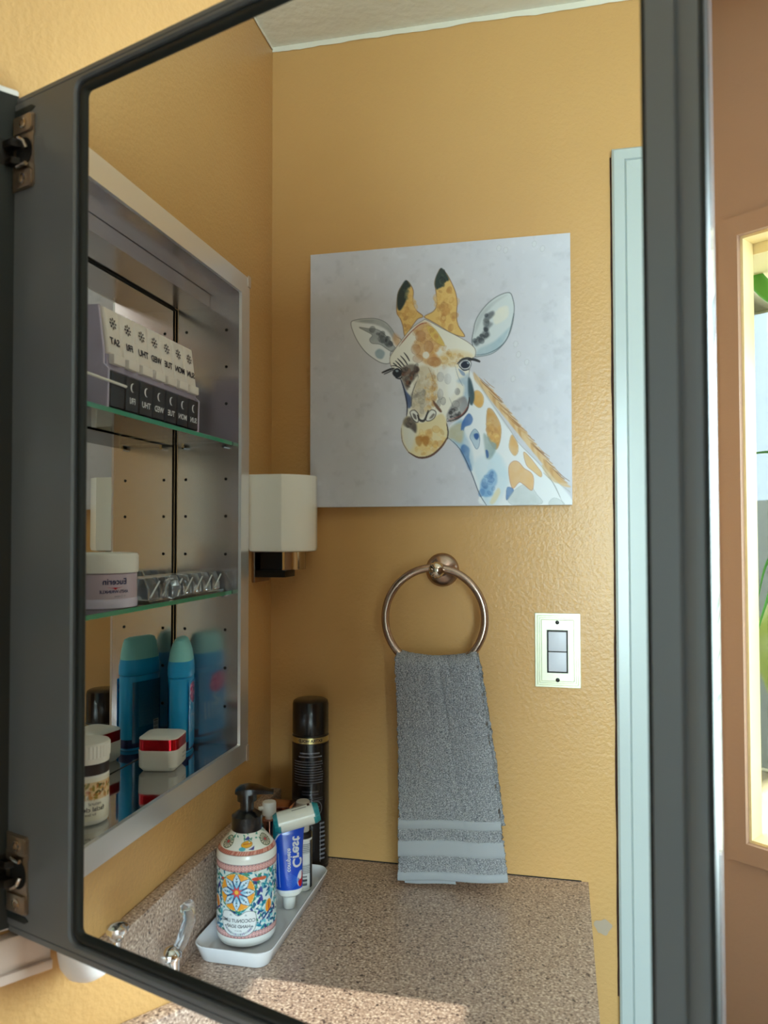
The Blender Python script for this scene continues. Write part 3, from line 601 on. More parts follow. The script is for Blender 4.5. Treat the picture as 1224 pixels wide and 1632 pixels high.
for k in range(90):
    x, y = 0.070 * random.random(), 0.006 + 0.015 * random.random(); c_ = random.choice([(140, 128, 62), (178, 110, 60), (96, 92, 46), (206, 150, 80)])
    pt.disc(x, y, 0.0018 + 0.0008 * random.random(), 0.0010 + 0.0006 * random.random(), c_, 0.95, random.random() * 3)
    pt.stroke([(x, y), (x + 0.002 * random.uniform(-1, 1), y + 0.003)], 0.0004, c_, 0.8)
mp = wrap(bc, RB, F, 0.0002)
grid_print(110, 60, lambda U, V: np.array([mp(-0.035 + 0.070 * u, 0.050 - 0.044 * v) for u, v in zip(U.ravel(), V.ravel())]), pt, lambda U, V: (U * 0.070, V * 0.044)).build('label', PRINT, cl, smooth=True)
mp = wrap(bc, RB, F, 0.0005)
lettering('label_lettering', [('natural', 0.0034, -0.008, 0.0235, 0), ('facial cleansing', 0.0048, 0.001, 0.0178, 0, 0.0001), ('for face care', 0.0026, 0.0, 0.0125, 0)], mp, INKB, cl)

# ================================================================== COUNTER
con = thing('vanity_counter', (0.25, 0.60, 0), 'speckled beige vanity counter with a backsplash along the wall', 'counter')
CYE = 1.20; CXE = 0.4987
b = MB(); N_ = 64; ec = (0.285, 0.560); ea, eb = 0.125, 0.15
L0 = []; L1 = []
for i in range(N_):
    t = 2 * math.pi * i / N_; c_, s_ = math.cos(t), math.sin(t); L0.append((ec[0] + ea * c_, ec[1] + eb * s_))
    kx = ((CXE - ec[0]) if c_ > 0 else (ec[0] - 0.0006)) / max(abs(c_), 1e-6); ky = ((CYE - ec[1]) if s_ > 0 else (ec[1] - 0.0006)) / max(abs(s_), 1e-6); k = min(kx, ky); L1.append((ec[0] + k * c_, ec[1] + k * s_))
def addc(x, y):
    j = min(range(N_), key=lambda i: (L1[i][0] - x) ** 2 + (L1[i][1] - y) ** 2); L1[j] = (x, y)
for x, y in ((0.0006, 0.0006), (CXE, 0.0006), (CXE, CYE), (0.0006, CYE)): addc(x, y)
b.loops([[(x, y, ZC - 0.03) for x, y in L0], [(x, y, ZC) for x, y in L0], [(x, y, ZC) for x, y in L1], [(x, y, ZC - 0.038) for x, y in L1], [(x, y, ZC - 0.038) for x, y in [(ec[0] + (p[0] - ec[0]) * 1.03, ec[1] + (p[1] - ec[1]) * 1.03) for p in L0]]], False, False)
b.build('countertop', GRAN, con)
b = MB(); L = []
for k in range(8): 
    f = math.cos(k / 7 * math.pi / 2 * 0.93); L.append([(ec[0] + ea * 1.02 * f * math.cos(2 * math.pi * i / 40), ec[1] + eb * 1.02 * f * math.sin(2 * math.pi * i / 40), ZC - 0.03 - 0.12 * math.sin(k / 7 * math.pi / 2)) for i in range(40)])
b.loops(L, False, True); b.build('sink_bowl', CERAM, con, smooth=True)
b = MB(); b.box(0.0006, 0.0195, 0.0006, 0.545, ZC + 0.0002, ZC + 0.104); b.build('backsplash', GRAN, con, bevel=0.003)
b = MB(); b.box(0.0006, 0.0195, 0.5452, CYE, ZC + 0.0002, ZC + 0.0575); b.build('backsplash', GRAN, con, bevel=0.003, label='lower stretch of backsplash beyond the cabinet door')
MB().box(0.02, CXE - 0.01, 0.0003, 0.0016, ZC + 0.0001, ZC + 0.0012).build('joint_line', BLACK, con)
b = MB(); b.box(0.001, 0.46, 0.001, CYE - 0.01, 0.08, ZC - 0.16); b.box(0.001, 0.46, 0.001, 0.06, ZC - 0.16, ZC - 0.039); b.box(0.001, 0.46, CYE - 0.07, CYE - 0.01, ZC - 0.16, ZC - 0.039); b.box(0.42, 0.46, 0.06, CYE - 0.07, ZC - 0.16, ZC - 0.039); b.box(0.001, 0.40, 0.001, CYE - 0.01, 0, 0.08)
b.build('cabinet_body', WHITE, con)
for k in range(3):
    MB().box(0.4602, 0.478, 0.02 + k * 0.39, 0.39 + k * 0.39, 0.11, ZC - 0.06).build('cabinet_door', WHITE, con, bevel=0.004)

# faucet: base, spout, lift rod, two acrylic handles
fc = thing('faucet', (0.06, 0.526, ZC), 'chrome bathroom faucet with a knobbed lift rod and a clear lever handle', 'faucet')
b = MB(); b.loops([[(x, y, ZC + 0.0003) for x, y in rrect(0.030, 0.080, 0.404, 0.550, 0.022)], [(x, y, ZC + 0.006) for x, y in rrect(0.030, 0.080, 0.404, 0.550, 0.022)], [(x, y, ZC + 0.009) for x, y in rrect(0.036, 0.074, 0.412, 0.542, 0.018)]]); b.build('base', CHROME, fc, smooth=True)
b = MB(); b.tube([(0.058, 0.480, ZC + 0.006), (0.059, 0.480, ZC + 0.016), (0.070, 0.482, ZC + 0.026), (0.100, 0.488, ZC + 0.030), (0.135, 0.495, ZC + 0.018)], [0.014, 0.013, 0.011, 0.010, 0.009], 16); b.build('spout', CHROME, fc, smooth=True)
b = MB(); b.tube([(0.050, 0.526, ZC + 0.012), (0.050, 0.526, ZC + 0.131)], 0.0036, 10); b.lathe((0.050, 0.526, ZC + 0.130), [(0.004, 0.0), (0.0085, 0.005), (0.0105, 0.010), (0.0100, 0.014), (0.006, 0.0165), (0.0, 0.017)], 20); b.build('lift_rod', CHROME, fc, smooth=True)
for y in (0.428,):
    b = MB(); b.lathe((0.052, y, ZC + 0.014), [(0.016, 0), (0.014, 0.02), (0.010, 0.03), (0.010, 0.048)], 20); st = b.build('handle_stem', CHROME, fc, smooth=True)
    b = MB(); b.lathe((0.052, y, ZC + 0.0625), [(0.012, 0), (0.0125, 0.004), (0.010, 0.009), (0.004, 0.012), (0.0, 0.0122)], 20); b.build('handle_cap', CHROME, fc, smooth=True)
    s_ = -1 if y < 0.5 else 1
    b = MB(); b.tube([(0.052, y, ZC + 0.056), (0.060, y + s_ * 0.012, ZC + 0.076), (0.064, y + s_ * 0.020, ZC + 0.094), (0.058, y + s_ * 0.030, ZC + 0.104), (0.050, y + s_ * 0.034, ZC + 0.098)], [0.006, 0.0065, 0.007, 0.0075, 0.005], 12); b.build('handle_lever', CLEAR, fc, smooth=True)

# tray
tr = MB(); tx0, tx1, ty0, ty1 = 0.0245, 0.1260, 0.078, 0.330
def tl(e, z, r): return [(x, y, ZC + z) for x, y in rrect(tx0 + e, tx1 - e, ty0 + e, ty1 - e, r, 6)]
tr.loops([tl(0.009, 0.0004, 0.014), tl(0.007, 0.002, 0.016), tl(0.001, 0.0185, 0.02), tl(0.0004, 0.0205, 0.02), tl(0.0012, 0.0215, 0.02), tl(0.0030, 0.0205, 0.019), tl(0.0090, 0.0085, 0.016), tl(0.012, 0.0070, 0.014)])
tag(tr.build('ceramic_tray', CERAM, None, smooth=True), 'long white ceramic tray holding toiletries in the counter corner', 'tray')
TZ = ZC + 0.0072

# soap dispenser with its printed bottle
sc_ = Vector((0.0705, 0.2640, TZ)); F = facing(sc_.x, sc_.y); RS = 0.0375
soap = thing('soap_dispenser', sc_, 'round white hand soap bottle with a bright tile pattern and black pump', 'soap dispenser')
prof = [(0.0300, 0.0003), (0.0345, 0.0025), (0.0368, 0.007), (RS, 0.014), (RS, 0.104), (0.0374, 0.108), (0.0366, 0.1122), (0.0340, 0.1158), (0.0280, 0.1232), (0.0210, 0.1308), (0.0186, 0.1336)]
s_len = [0.0]
for i in range(1, len(prof)): s_len.append(s_len[-1] + math.hypot(prof[i][0] - prof[i - 1][0], prof[i][1] - prof[i - 1][1]))
SL = s_len[-1]; WD = 2 * math.pi * RS
pt = Paint(WD, SL, 5200, (238, 238, 236)); cx0 = WD / 2                       # x = cx0 faces the mirror; y measured down from the collar
Y = lambda h: SL - h                                                            # height along the profile -> paint y
hb0, hb1, ht0, ht1 = 0.0175, 0.0245, 0.0970, 0.1050
pt.poly([(0, Y(hb0)), (WD, Y(hb0)), (WD, Y(ht1)), (0, Y(ht1))], (214, 232, 234), 1, smooth=False)
for _ in range(1100):
    x, h = WD * random.random(), hb1 + (ht0 - hb1) * random.random(); c_ = random.choice([(28, 128, 158), (40, 150, 172), (24, 92, 140), (44, 62, 130), (58, 140, 110), (120, 196, 210), (236, 240, 238)])
    a = random.random() * 3.1; L_ = 0.0022 + 0.0026 * random.random(); pt.disc(x, Y(h), L_, L_ * 0.42, c_, 0.95, a)
    if random.random() < 0.35: pt.stroke([(x - L_ * math.cos(a), Y(h) - L_ * math.sin(a)), (x + L_ * math.cos(a), Y(h) + L_ * math.sin(a))], 0.0004, (26, 44, 80), 0.8)
for x, h, c_ in ((0.012, 0.087, (200, 66, 44)), (-0.030, 0.086, (196, 70, 50)), (0.020, 0.0865, (214, 100, 60))): pt.disc(cx0 + x, Y(h), 0.006, 0.0022, c_, 0.95, 0.1)
for h0, h1 in ((hb0, hb1), (ht0, ht1)):
    pt.poly([(0, Y(h0)), (WD, Y(h0)), (WD, Y(h1)), (0, Y(h1))], (232, 190, 188), 1, smooth=False)
    pt.stroke([(0, Y(h0)), (WD, Y(h0))], 0.0007, (140, 60, 60), 1, False); pt.stroke([(0, Y(h1)), (WD, Y(h1))], 0.0007, (90, 50, 70), 1, False)
    n_ = 54
    for k in range(n_):
        x = WD * k / n_; hm = (h0 + h1) / 2
        pt.stroke([(x - 0.0016, Y(hm)), (x, Y(h1 - 0.0012)), (x + 0.0016, Y(hm)), (x, Y(h0 + 0.0012)), (x - 0.0016, Y(hm))], 0.0006, (190, 110, 110), 0.9, False)
        pt.disc(x + WD / n_ / 2, Y(h1 - 0.0012), 0.0006, 0.0006, (50, 40, 60)); pt.disc(x + WD / n_ / 2, Y(h0 + 0.0012), 0.0006, 0.0006, (50, 40, 60))
mx, my, MRad = cx0 - 0.0125, Y(0.0725), 0.0225                                  # the big eight-petal rosette
pt.disc(mx, my, MRad + 0.0008, MRad + 0.0008, (58, 128, 84), n=30); pt.disc(mx, my, MRad, MRad, (236, 222, 170), n=30)
for k in range(8):
    a = (k + .5) * math.pi / 4
    for da_ in (-.2, 0, .2): pt.disc(mx + MRad * .82 * math.cos(a + da_), my + MRad * .82 * math.sin(a + da_), MRad * .17, MRad * .13, (238, 160, 50), 1, a)
pt.disc(mx, my, MRad * .64, MRad * .64, (34, 44, 96), n=24)
for k in range(8):
    a = k * math.pi / 4 - math.pi / 2; c_, q = math.cos(a), math.sin(a)
    def R_(u, w): return (mx + u * MRad * c_ - w * MRad * q, my + u * MRad * q + w * MRad * c_)
    pt.poly([R_(.2, 0), R_(.4, .13), R_(.62, .2), R_(.8, .12), R_(.99, 0), R_(.8, -.12), R_(.62, -.2), R_(.4, -.13)], (206, 230, 246), 1, edge=((36, 96, 140), 0.0006))
    pt.poly([R_(.22, .0), R_(.4, .1), R_(.62, .02), R_(.62, -.02), R_(.4, -.1)], (96, 170, 214), .6)
    pt.stroke([R_(.4, 0), R_(.85, 0)], 0.0006, (24, 48, 70)); pt.stroke([R_(.62, -.07), R_(.55, 0), R_(.62, .07)], 0.0006, (24, 48, 70)); pt.stroke([R_(.76, -.06), R_(.69, 0), R_(.76, .06)], 0.0006, (24, 48, 70))
for k in range(8):
    a = (k + .0) * math.pi / 4 + math.pi / 8
    pt.poly([(mx + MRad * .13 * math.cos(a - .5), my + MRad * .13 * math.sin(a - .5)), (mx + MRad * .36 * math.cos(a), my + MRad * .36 * math.sin(a)), (mx + MRad * .13 * math.cos(a + .5), my + MRad * .13 * math.sin(a + .5))], (222, 76, 90), 1, smooth=False)
pt.disc(mx, my, MRad * .2, MRad * .2, (226, 86, 92)); pt.disc(mx, my, MRad * .12, MRad * .12, (246, 190, 80), edge=((200, 110, 50), 0.0004))
for tx, th, sc2, ro in ((0.0295, 0.0505, 1.0, 0.15), (-0.045, 0.055, 1.0, -0.3), (0.075, 0.05, 1.0, 0.2), (-0.09, 0.06, 1.0, 0.4)):   # tulips and their navy stems
    pt.disc(cx0 + tx, Y(th), 0.0058 * sc2, 0.0088 * sc2, (236, 236, 232), 1, ro); pt.disc(cx0 + tx, Y(th), 0.0046 * sc2, 0.0076 * sc2, (240, 156, 40), 1, ro, edge=((150, 84, 30), 0.0004)); pt.disc(cx0 + tx + 0.0006, Y(th), 0.0013 * sc2, 0.006 * sc2, (196, 84, 36), 0.9, ro - .15)
    pt.stroke([(cx0 + tx - 0.0100, Y(th - 0.0150)), (cx0 + tx - 0.003, Y(th - 0.0098)), (cx0 + tx + 0.006, Y(th - 0.004))], 0.0022, (48, 42, 120))
for tx, th in ((0.0155, 0.071), (0.016, 0.060), (-0.042, 0.075)):
    pt.disc(cx0 + tx, Y(th), 0.0020, 0.0052, (44, 52, 128), 1, 0.5); pt.disc(cx0 + tx + 0.003, Y(th + 0.002), 0.0016, 0.0044, (70, 80, 160), 1, -0.3)
kx, ky = cx0 - 0.0105, Y(0.0355)                                                # the cartouche that carries the name
pt.poly([(kx - 0.0225, ky - 0.004), (kx - 0.020, ky - 0.0125), (kx - 0.010, ky - 0.0140), (kx, ky - 0.0090), (kx + 0.010, ky - 0.0140), (kx + 0.020, ky - 0.0125), (kx + 0.0225, ky - 0.004), (kx + 0.0205, ky + 0.008), (kx + 0.012, ky + 0.0145), (kx, ky + 0.0155), (kx - 0.012, ky + 0.0145), (kx - 0.0205, ky + 0.008)], (228, 232, 236), 1, edge=((110, 120, 124), 0.0007))
for k in range(22):
    a = math.radians(20 + 140 * k / 21); pt.disc(kx + 0.0185 * math.cos(a), ky + 0.0135 * math.sin(a), 0.0015, 0.0008, random.choice([(120, 110, 150), (150, 160, 168), (96, 120, 130)]), .8, a)
for sx_ in (-1, 1): pt.poly([(kx + sx_ * 0.0095 - 0.0018, ky - 0.0086), (kx + sx_ * 0.0095 + 0.0018, ky - 0.0086), (kx + sx_ * 0.0095, ky - 0.0112)], (170, 180, 186), 1, smooth=False)
# the shoulder
hs = s_len[6]
pt.poly([(0, Y(hs + 0.0005)), (WD, Y(hs + 0.0005)), (WD, 0), (0, 0)], (238, 238, 232), 1, smooth=False)
pt.poly([(0, Y(hs + 0.0010)), (WD, Y(hs + 0.0010)), (WD, Y(hs + 0.0062)), (0, Y(hs + 0.0062))], (214, 132, 116), 1, smooth=False)
for k in range(70): pt.stroke([(WD * k / 70, Y(hs + 0.0018)), (WD * (k + .6) / 70, Y(hs + 0.0054))], 0.0007, random.choice([(120, 60, 60), (240, 220, 210)]), .9)
pt.stroke([(0, Y(hs + 0.0010)), (WD, Y(hs + 0.0010))], 0.0006, (110, 60, 60), 1, False)
for tx in (-0.112, -0.075, -0.037, 0.0, 0.037, 0.075, 0.112):
    if round(tx / 0.0375) % 2 == 0:
        pt.disc(cx0 + tx, Y(hs + 0.0145), 0.0095, 0.0042, (242, 176, 40), 1, -0.1, edge=((90, 70, 40), 0.0004)); pt.stroke([(cx0 + tx - 0.006, Y(hs + 0.0145)), (cx0 + tx + 0.008, Y(hs + 0.0155))], 0.0012, (206, 96, 34))
        pt.poly([(cx0 + tx - 0.006, Y(hs + 0.0200)), (cx0 + tx + 0.003, Y(hs + 0.0250)), (cx0 + tx + 0.008, Y(hs + 0.0195))], (60, 64, 150), 1); pt.poly([(cx0 + tx + 0.002, Y(hs + 0.0080)), (cx0 + tx + 0.012, Y(hs + 0.0120)), (cx0 + tx + 0.010, Y(hs + 0.0070))], (60, 58, 140), 1)
        pt.disc(cx0 + tx - 0.007, Y(hs + 0.0088), 0.005, 0.0024, (96, 186, 200), 1)
    else:
        pt.disc(cx0 + tx, Y(hs + 0.0155), 0.0120, 0.0085, (94, 110, 84), 1, n=20); pt.disc(cx0 + tx, Y(hs + 0.0155), 0.0105, 0.0074, (206, 200, 180), 1, n=20)
        for k in range(12): a = k * math.pi / 6; pt.stroke([(cx0 + tx + 0.003 * math.cos(a), Y(hs + 0.0155) + 0.002 * math.sin(a)), (cx0 + tx + 0.0102 * math.cos(a), Y(hs + 0.0155) + 0.0072 * math.sin(a))], 0.0011, (70, 70, 66))
        pt.disc(cx0 + tx, Y(hs + 0.0155), 0.0024, 0.0018, (206, 70, 74))
for _ in range(60): pt.disc(WD * random.random(), Y(hs + 0.018 + 0.010 * random.random()), 0.0026, 0.0010, random.choice([(44, 128, 110), (60, 150, 130), (238, 238, 232)]), .9, random.random() * 3)
Fv, U_ = face_dirs(F); ss = np.array(s_len); rr_ = np.array([p[0] for p in prof]); zz_ = np.array([p[1] for p in prof])
def soapfn(U, V):
    s = (1 - V) * SL; r = np.interp(s, ss, rr_); z = np.interp(s, ss, zz_); t = (U - .5) * 2 * math.pi
    return np.stack([sc_.x + r * (np.cos(t) * Fv.x + np.sin(t) * U_.x), sc_.y + r * (np.cos(t) * Fv.y + np.sin(t) * U_.y), sc_.z + z], -1)
grid_print(520, 300, soapfn, pt, lambda U, V: (U * WD, V * SL)).build('bottle', PRINT, soap, smooth=True, angle=80)
mp = wrap(sc_, RS, F)
xo = 0.0105
lettering('name_lettering', [('COCONUT LIME', 0.0041, xo, 0.0352, 0, 0.00008), ('~HAND SOAP~', 0.0038, xo, 0.0285, 0, 0.00008)], mp, INKB, soap)
lettering('small_lettering', [('glycerin', 0.0020, xo, 0.0236, 0)], mp, INKG, soap)
zc = sc_.z
MB().lathe(sc_, [(0.0186, 0.1330), (0.0192, 0.1345), (0.0192, 0.151), (0.0185, 0.1515), (0.0120, 0.156), (0.0108, 0.157)], 36).build('collar', BLKP, soap, smooth=True)
b = MB(); b.lathe(sc_, [(0.0088, 0.157), (0.0088, 0.168), (0.0125, 0.169), (0.0125, 0.1795)], 28)
b.build('pump_stem', BLKP, soap, smooth=True)
nz = Vector((0.955, -0.29, 0)).normalized(); nx_ = Vector((-nz.y, nz.x, 0))
b = MB(); tops = []
for t, w, z0, z1 in ((-0.0145, 0.0080, 0.1790, 0.1830), (-0.010, 0.0130, 0.1788, 0.1855), (0.0, 0.0145, 0.1785, 0.1868), (0.012, 0.0120, 0.1788, 0.1862), (0.022, 0.0078, 0.1780, 0.1838), (0.0335, 0.0055, 0.1770, 0.1806)):
    p = sc_ + nz * t; tops.append([tuple(p + nx_ * w + Vector((0, 0, z0))), tuple(p + nx_ * w + Vector((0, 0, z1 - 0.001))), tuple(p + nx_ * w * .6 + Vector((0, 0, z1))), tuple(p - nx_ * w * .6 + Vector((0, 0, z1))), tuple(p - nx_ * w + Vector((0, 0, z1 - 0.001))), tuple(p - nx_ * w + Vector((0, 0, z0)))])
b.loops(tops); b.build('pump_head', BLKP, soap, smooth=True)

# dark dome-shouldered bottle right behind the soap
kc = Vector((0.0600, 0.2035, TZ))
kb = thing('dark_bottle', kc, 'small black round-shouldered bottle squeezed behind the patterned soap bottle', 'bottle')
MB().lathe(kc, [(0.018, 0.0003), (0.0195, 0.003), (0.0195, 0.078), (0.0180, 0.088), (0.0130, 0.096), (0.0085, 0.100)], 28).build('body', BLKP, kb, smooth=True)
MB().lathe(kc, [(0.0088, 0.1003), (0.0092, 0.101), (0.0092, 0.114), (0.008, 0.1155)], 24).build('cap', BLKP, kb, smooth=True)
# white square pump bottle with a rose-gold collar
pc = Vector((0.0585, 0.156, TZ))
pb = thing('pump_bottle', pc, 'slim white square pump bottle with a rose-gold collar', 'bottle')
b = MB(); b.loops([[(x, y, TZ + z) for x, y in rrect(pc.x - h, pc.x + h, pc.y - h, pc.y + h, 0.003)] for h, z in ((0.0175, 0.0003), (0.0185, 0.002), (0.0185, 0.080), (0.0170, 0.082))]); b.build('body', WPL, pb, smooth=True)
MB().lathe(pc, [(0.0112, 0.0822), (0.0112, 0.106), (0.0105, 0.1065)], 28).build('collar', ROSE, pb, smooth=True)
MB().lathe(pc, [(0.0058, 0.1066), (0.0058, 0.112), (0.0098, 0.1125), (0.0098, 0.128), (0.0088, 0.130)], 24).build('pump_head', WPL, pb, smooth=True)
b = MB(); b.tube([pc + Vector((0, 0, 0.122)), pc + Vector((-0.012, 0.010, 0.122))], 0.003, 10); b.build('nozzle', WPL, pb, smooth=True)
b = MB()
for k, (x, z) in enumerate(((0.004, 0.062), (0.010, 0.050), (0.002, 0.044), (0.008, 0.030))): b.add([(pc.x + x - 0.006, pc.y + 0.0187, TZ + z), (pc.x + x + 0.003, pc.y + 0.0187, TZ + z), (pc.x + x + 0.003, pc.y + 0.0187, TZ + z + 0.0006), (pc.x + x - 0.006, pc.y + 0.0187, TZ + z + 0.0006)], [(0, 1, 2, 3)])
b.build('label_lines', INKG, pb)
# brown carton
qc = Vector((0.0600, 0.1135, TZ)); b = MB(); b.box(qc.x - 0.0185, qc.x + 0.0185, qc.y - 0.0150, qc.y + 0.0150, TZ + 0.0003, TZ + 0.108)
bx = thing('brown_carton', qc, 'upright dark brown carton behind the white pump bottle', 'box'); b.build('body', BROWN, bx, bevel=0.001)
b = MB(); b.box(qc.x - 0.0187, qc.x + 0.0187, qc.y - 0.0152, qc.y + 0.0152, TZ + 0.1084, TZ + 0.1140); b.build('lid_flap', ROSE, bx, bevel=0.001)

# toothpaste tube, standing on its cap
tc_ = Vector((0.0985, 0.1830, TZ)); F = facing(tc_.x, tc_.y); F = (F + Vector((-F.y, F.x, 0)) * -0.10).normalized()
Fv, U_ = face_dirs(F)
tp = thing('toothpaste_tube', tc_, 'blue toothpaste tube standing on its white cap with a rolled-up end', 'toothpaste')
MB().lathe(tc_, [(0.0078, 0.0003), (0.0082, 0.001), (0.0092, 0.016), (0.0085, 0.0168)], 24).build('cap', WPL, tp, smooth=True)
def tsec(t, wl, wr, d, z, n=28):
    out = []
    for k in range(n):
        a = 2 * math.pi * k / n; c_, s_ = math.cos(a), math.sin(a); w = wr if c_ > 0 else wl
        q = tc_ + U_ * (t + w * math.copysign(abs(c_) ** .8, c_)) + Fv * (d * s_) ; out.append((q.x, q.y, tc_.z + z))
    return out
secs = [(0.0, 0.0105, 0.0105, 0.0105, 0.0168), (0.0, 0.0165, 0.0165, 0.0150, 0.0210), (0.0, 0.0180, 0.0180, 0.0150, 0.0250)]
b = MB(); b.loops([tsec(*q) for q in secs]); b.build('shoulder', WPL, tp, smooth=True)
body = [(0.0, 0.0182, 0.0182, 0.0150, 0.0245), (-0.001, 0.0192, 0.0190, 0.0140, 0.045), (-0.002, 0.0200, 0.0200, 0.0118, 0.075), (-0.002, 0.0208, 0.0215, 0.0085, 0.100), (-0.001, 0.0215, 0.0235, 0.0050, 0.118), (0.0, 0.0220, 0.0240, 0.0030, 0.126)]
bz = np.array([q[4] for q in body]); bi = lambda j, z: np.interp(z, bz, [q[j] for q in body])
pt = Paint(1.0, 0.102, 1, (24, 70, 190)); pt = Paint(0.100, 0.102, 3600, (20, 74, 196))      # x: half turn of the front 0..0.05, back 0.05..0.1
HH = 0.102
pt.poly([(0, 0), (0.10, 0), (0.10, 0.018), (0.05, 0.018), (0.022, 0.020), (0.012, 0.028), (0.006, 0.036), (0, 0.040)], (26, 132, 150), 1, smooth=False)
pt.stroke([(0.0, 0.041), (0.007, 0.036), (0.013, 0.028), (0.020, 0.021)], 0.0016, (232, 240, 244), 1, False)
pt.poly([(0, HH - 0.004), (0.1, HH - 0.004), (0.1, HH), (0, HH)], (236, 238, 238), 1, smooth=False)
pt.disc(0.0385, HH - 0.017, 0.0060, 0.0105, (214, 222, 236), 1, .15); pt.disc(0.0390, HH - 0.016, 0.0050, 0.0098, (196, 30, 44), 1, .15); pt.disc(0.0380, HH - 0.0215, 0.0036, 0.0055, (228, 232, 240), 1, .1)
for k in range(10): a = 2.4 + k * .16; pt.stroke([(0.036, HH - 0.016), (0.036 + 0.014 * math.cos(a), HH - 0.016 + 0.014 * math.sin(a))], 0.0006, (90, 150, 230), .6)
for xx, y0_, y1_ in ((0.0085, HH - 0.008, HH - 0.042), (0.0140, HH - 0.008, HH - 0.052)):
    y = y0_
    while y > y1_: w = 0.0012 + 0.002 * random.random(); pt.stroke([(xx, y), (xx, y - w)], 0.0013 if xx < 0.01 else 0.0009, (176, 204, 240), .85, False); y -= w + 0.0008
def tubefn(U, V):
    z = bz[-1] - V * (bz[-1] - bz[0]); a = math.pi - U * 2 * math.pi      # u 0 = photo-left edge, .5 = photo-right edge (front half), then the back
    c_ = np.cos(a); s_ = np.sin(a); w = np.where(c_ > 0, bi(2, z), bi(1, z)); t = bi(0, z) + w * np.sign(c_) * np.abs(c_) ** .8; d = bi(3, z) * s_
    return np.stack([tc_.x + U_.x * t + Fv.x * d, tc_.y + U_.y * t + Fv.y * d, tc_.z + z], -1)
grid_print(260, 150, tubefn, pt, lambda U, V: (U * 0.10, V * 0.102)).build('tube_body', PRINT, tp, smooth=True, angle=80)
def tmap(x, y):       # lettering on the front: x to the reader's right (photo-left), y up from the cap
    z = y; a = bi(1, z); t = -x; c_ = max(-.98, min(.98, (t - bi(0, z)) / a)); d = bi(3, z) * math.sqrt(max(0, 1 - abs(c_) ** 2.5))
    q = tc_ + U_ * t + Fv * (d + 0.0005); return (q.x, q.y, tc_.z + z)
lettering('brand_lettering', [('Crest', 0.0125, -0.0088, 0.077, 90, 0.0005)], tmap, INKW, tp)
lettering('variant_lettering', [('complete', 0.0058, 0.0012, 0.068, 90, 0.0002)], tmap, INKW, tp)
# the rolled end
ax = (U_ * 0.98 + Vector((0, 0, 0.20))).normalized(); rc0 = tc_ + U_ * 0.0085 + Fv * 0.011 + Vector((0, 0, 0.1225))
pt = Paint(0.070, 0.06, 4000, (232, 232, 224))
pt.poly([(0, 0), (0.006, 0), (0.009, 0.06), (0, 0.06)], (28, 134, 146), 1, smooth=False); pt.poly([(0.062, 0), (0.07, 0), (0.07, 0.06), (0.060, 0.06)], (28, 134, 146), 1, smooth=False)
for k in range(6):
    y = 0.012 + k * 0.0042; x = 0.030
    while x < 0.052: w = 0.001 + 0.002 * random.random(); pt.stroke([(x, y), (x + w, y)], 0.0010, (60, 66, 76), .85, False); x += w + 0.0009
pt.poly([(0.054, 0.013), (0.058, 0.013), (0.058, 0.030), (0.054, 0.030)], (70, 40, 50), 1, smooth=False); pt.poly([(0.0545, 0.018), (0.0575, 0.018), (0.0575, 0.024), (0.0545, 0.024)], (206, 50, 60), 1, smooth=False)
e1 = (Fv - ax * Fv.dot(ax)).normalized(); e2 = ax.cross(e1)
def rollfn(U, V):
    t = (U - .5) * 0.062; a = V * 2 * math.pi; r = 0.0122 * np.clip(1.0 - 2.2 * np.clip(np.abs(U - .5) - .42, 0, 1), .5, 1) * (1 + .04 * np.round(np.cos(3 * a)))
    e1n, e2n, axn = np.array(e1), np.array(e2), np.array(ax)
    return np.array(rc0) + t[..., None] * axn + (r * np.cos(a))[..., None] * e1n + (r * 1.15 * np.sin(a))[..., None] * e2n
mbr = grid_print(120, 60, rollfn, pt, lambda U, V: (U * 0.07, V * 0.06)); k0 = list(range(0, 120 * 60, 120)); k1 = list(range(119, 120 * 60, 120)); mbr.f += [tuple(k0), tuple(k1[::-1])]; mbr.m += [0, 0]
mbr.build('rolled_end', PRINT, tp, smooth=True, angle=60)

# small bottle with a bar-code label
vc = Vector((0.0985, 0.1265, TZ)); F = facing(vc.x, vc.y); RV = 0.0130
sb = thing('slim_bottle', vc, 'narrow bottle with a bar-code label, black ring and grey-white cap', 'bottle')
MB().lathe(vc, [(0.011, 0.0003), (0.0125, 0.0015), (RV, 0.003), (RV, 0.079), (0.0118, 0.0805)], 28).build('body', WPL, sb, smooth=True)
MB().lathe(vc, [(RV + 0.0004, 0.074), (RV + 0.0004, 0.0805), (0.0115, 0.082)], 28, cap0=False).build('black_ring', BLKP, sb, smooth=True)
MB().lathe(vc, [(0.0088, 0.082), (0.0090, 0.083), (0.0090, 0.112), (0.0098, 0.1125), (0.0098, 0.123), (0.0085, 0.1245)], 28).build('cap', mat('grey_white_cap', (196, 190, 180), 0.4), sb, smooth=True)
pt = Paint(0.060, 0.068, 4200, (226, 226, 224))
for k in range(14): pt.stroke([(0.022, 0.050 + k * 0.0010), (0.036, 0.050 + k * 0.0010)], 0.0003 + 0.0005 * random.random(), (50, 54, 60), .9, False)
for blk in ((0.004, 0.018), (0.034, 0.046)):
    y = blk[0]
    while y < blk[1]:
        x = 0.021
        while x < 0.040: w = 0.0008 + 0.002 * random.random(); pt.stroke([(x, y), (x + w, y)], 0.0006, (90, 94, 100), .8, False); x += w + 0.0006
        y += 0.0013
pt.poly([(0.041, 0), (0.060, 0), (0.060, 0.068), (0.041, 0.068)], (40, 44, 52), 1, smooth=False)
mpv = wrap(vc, RV, F, 0.0002)
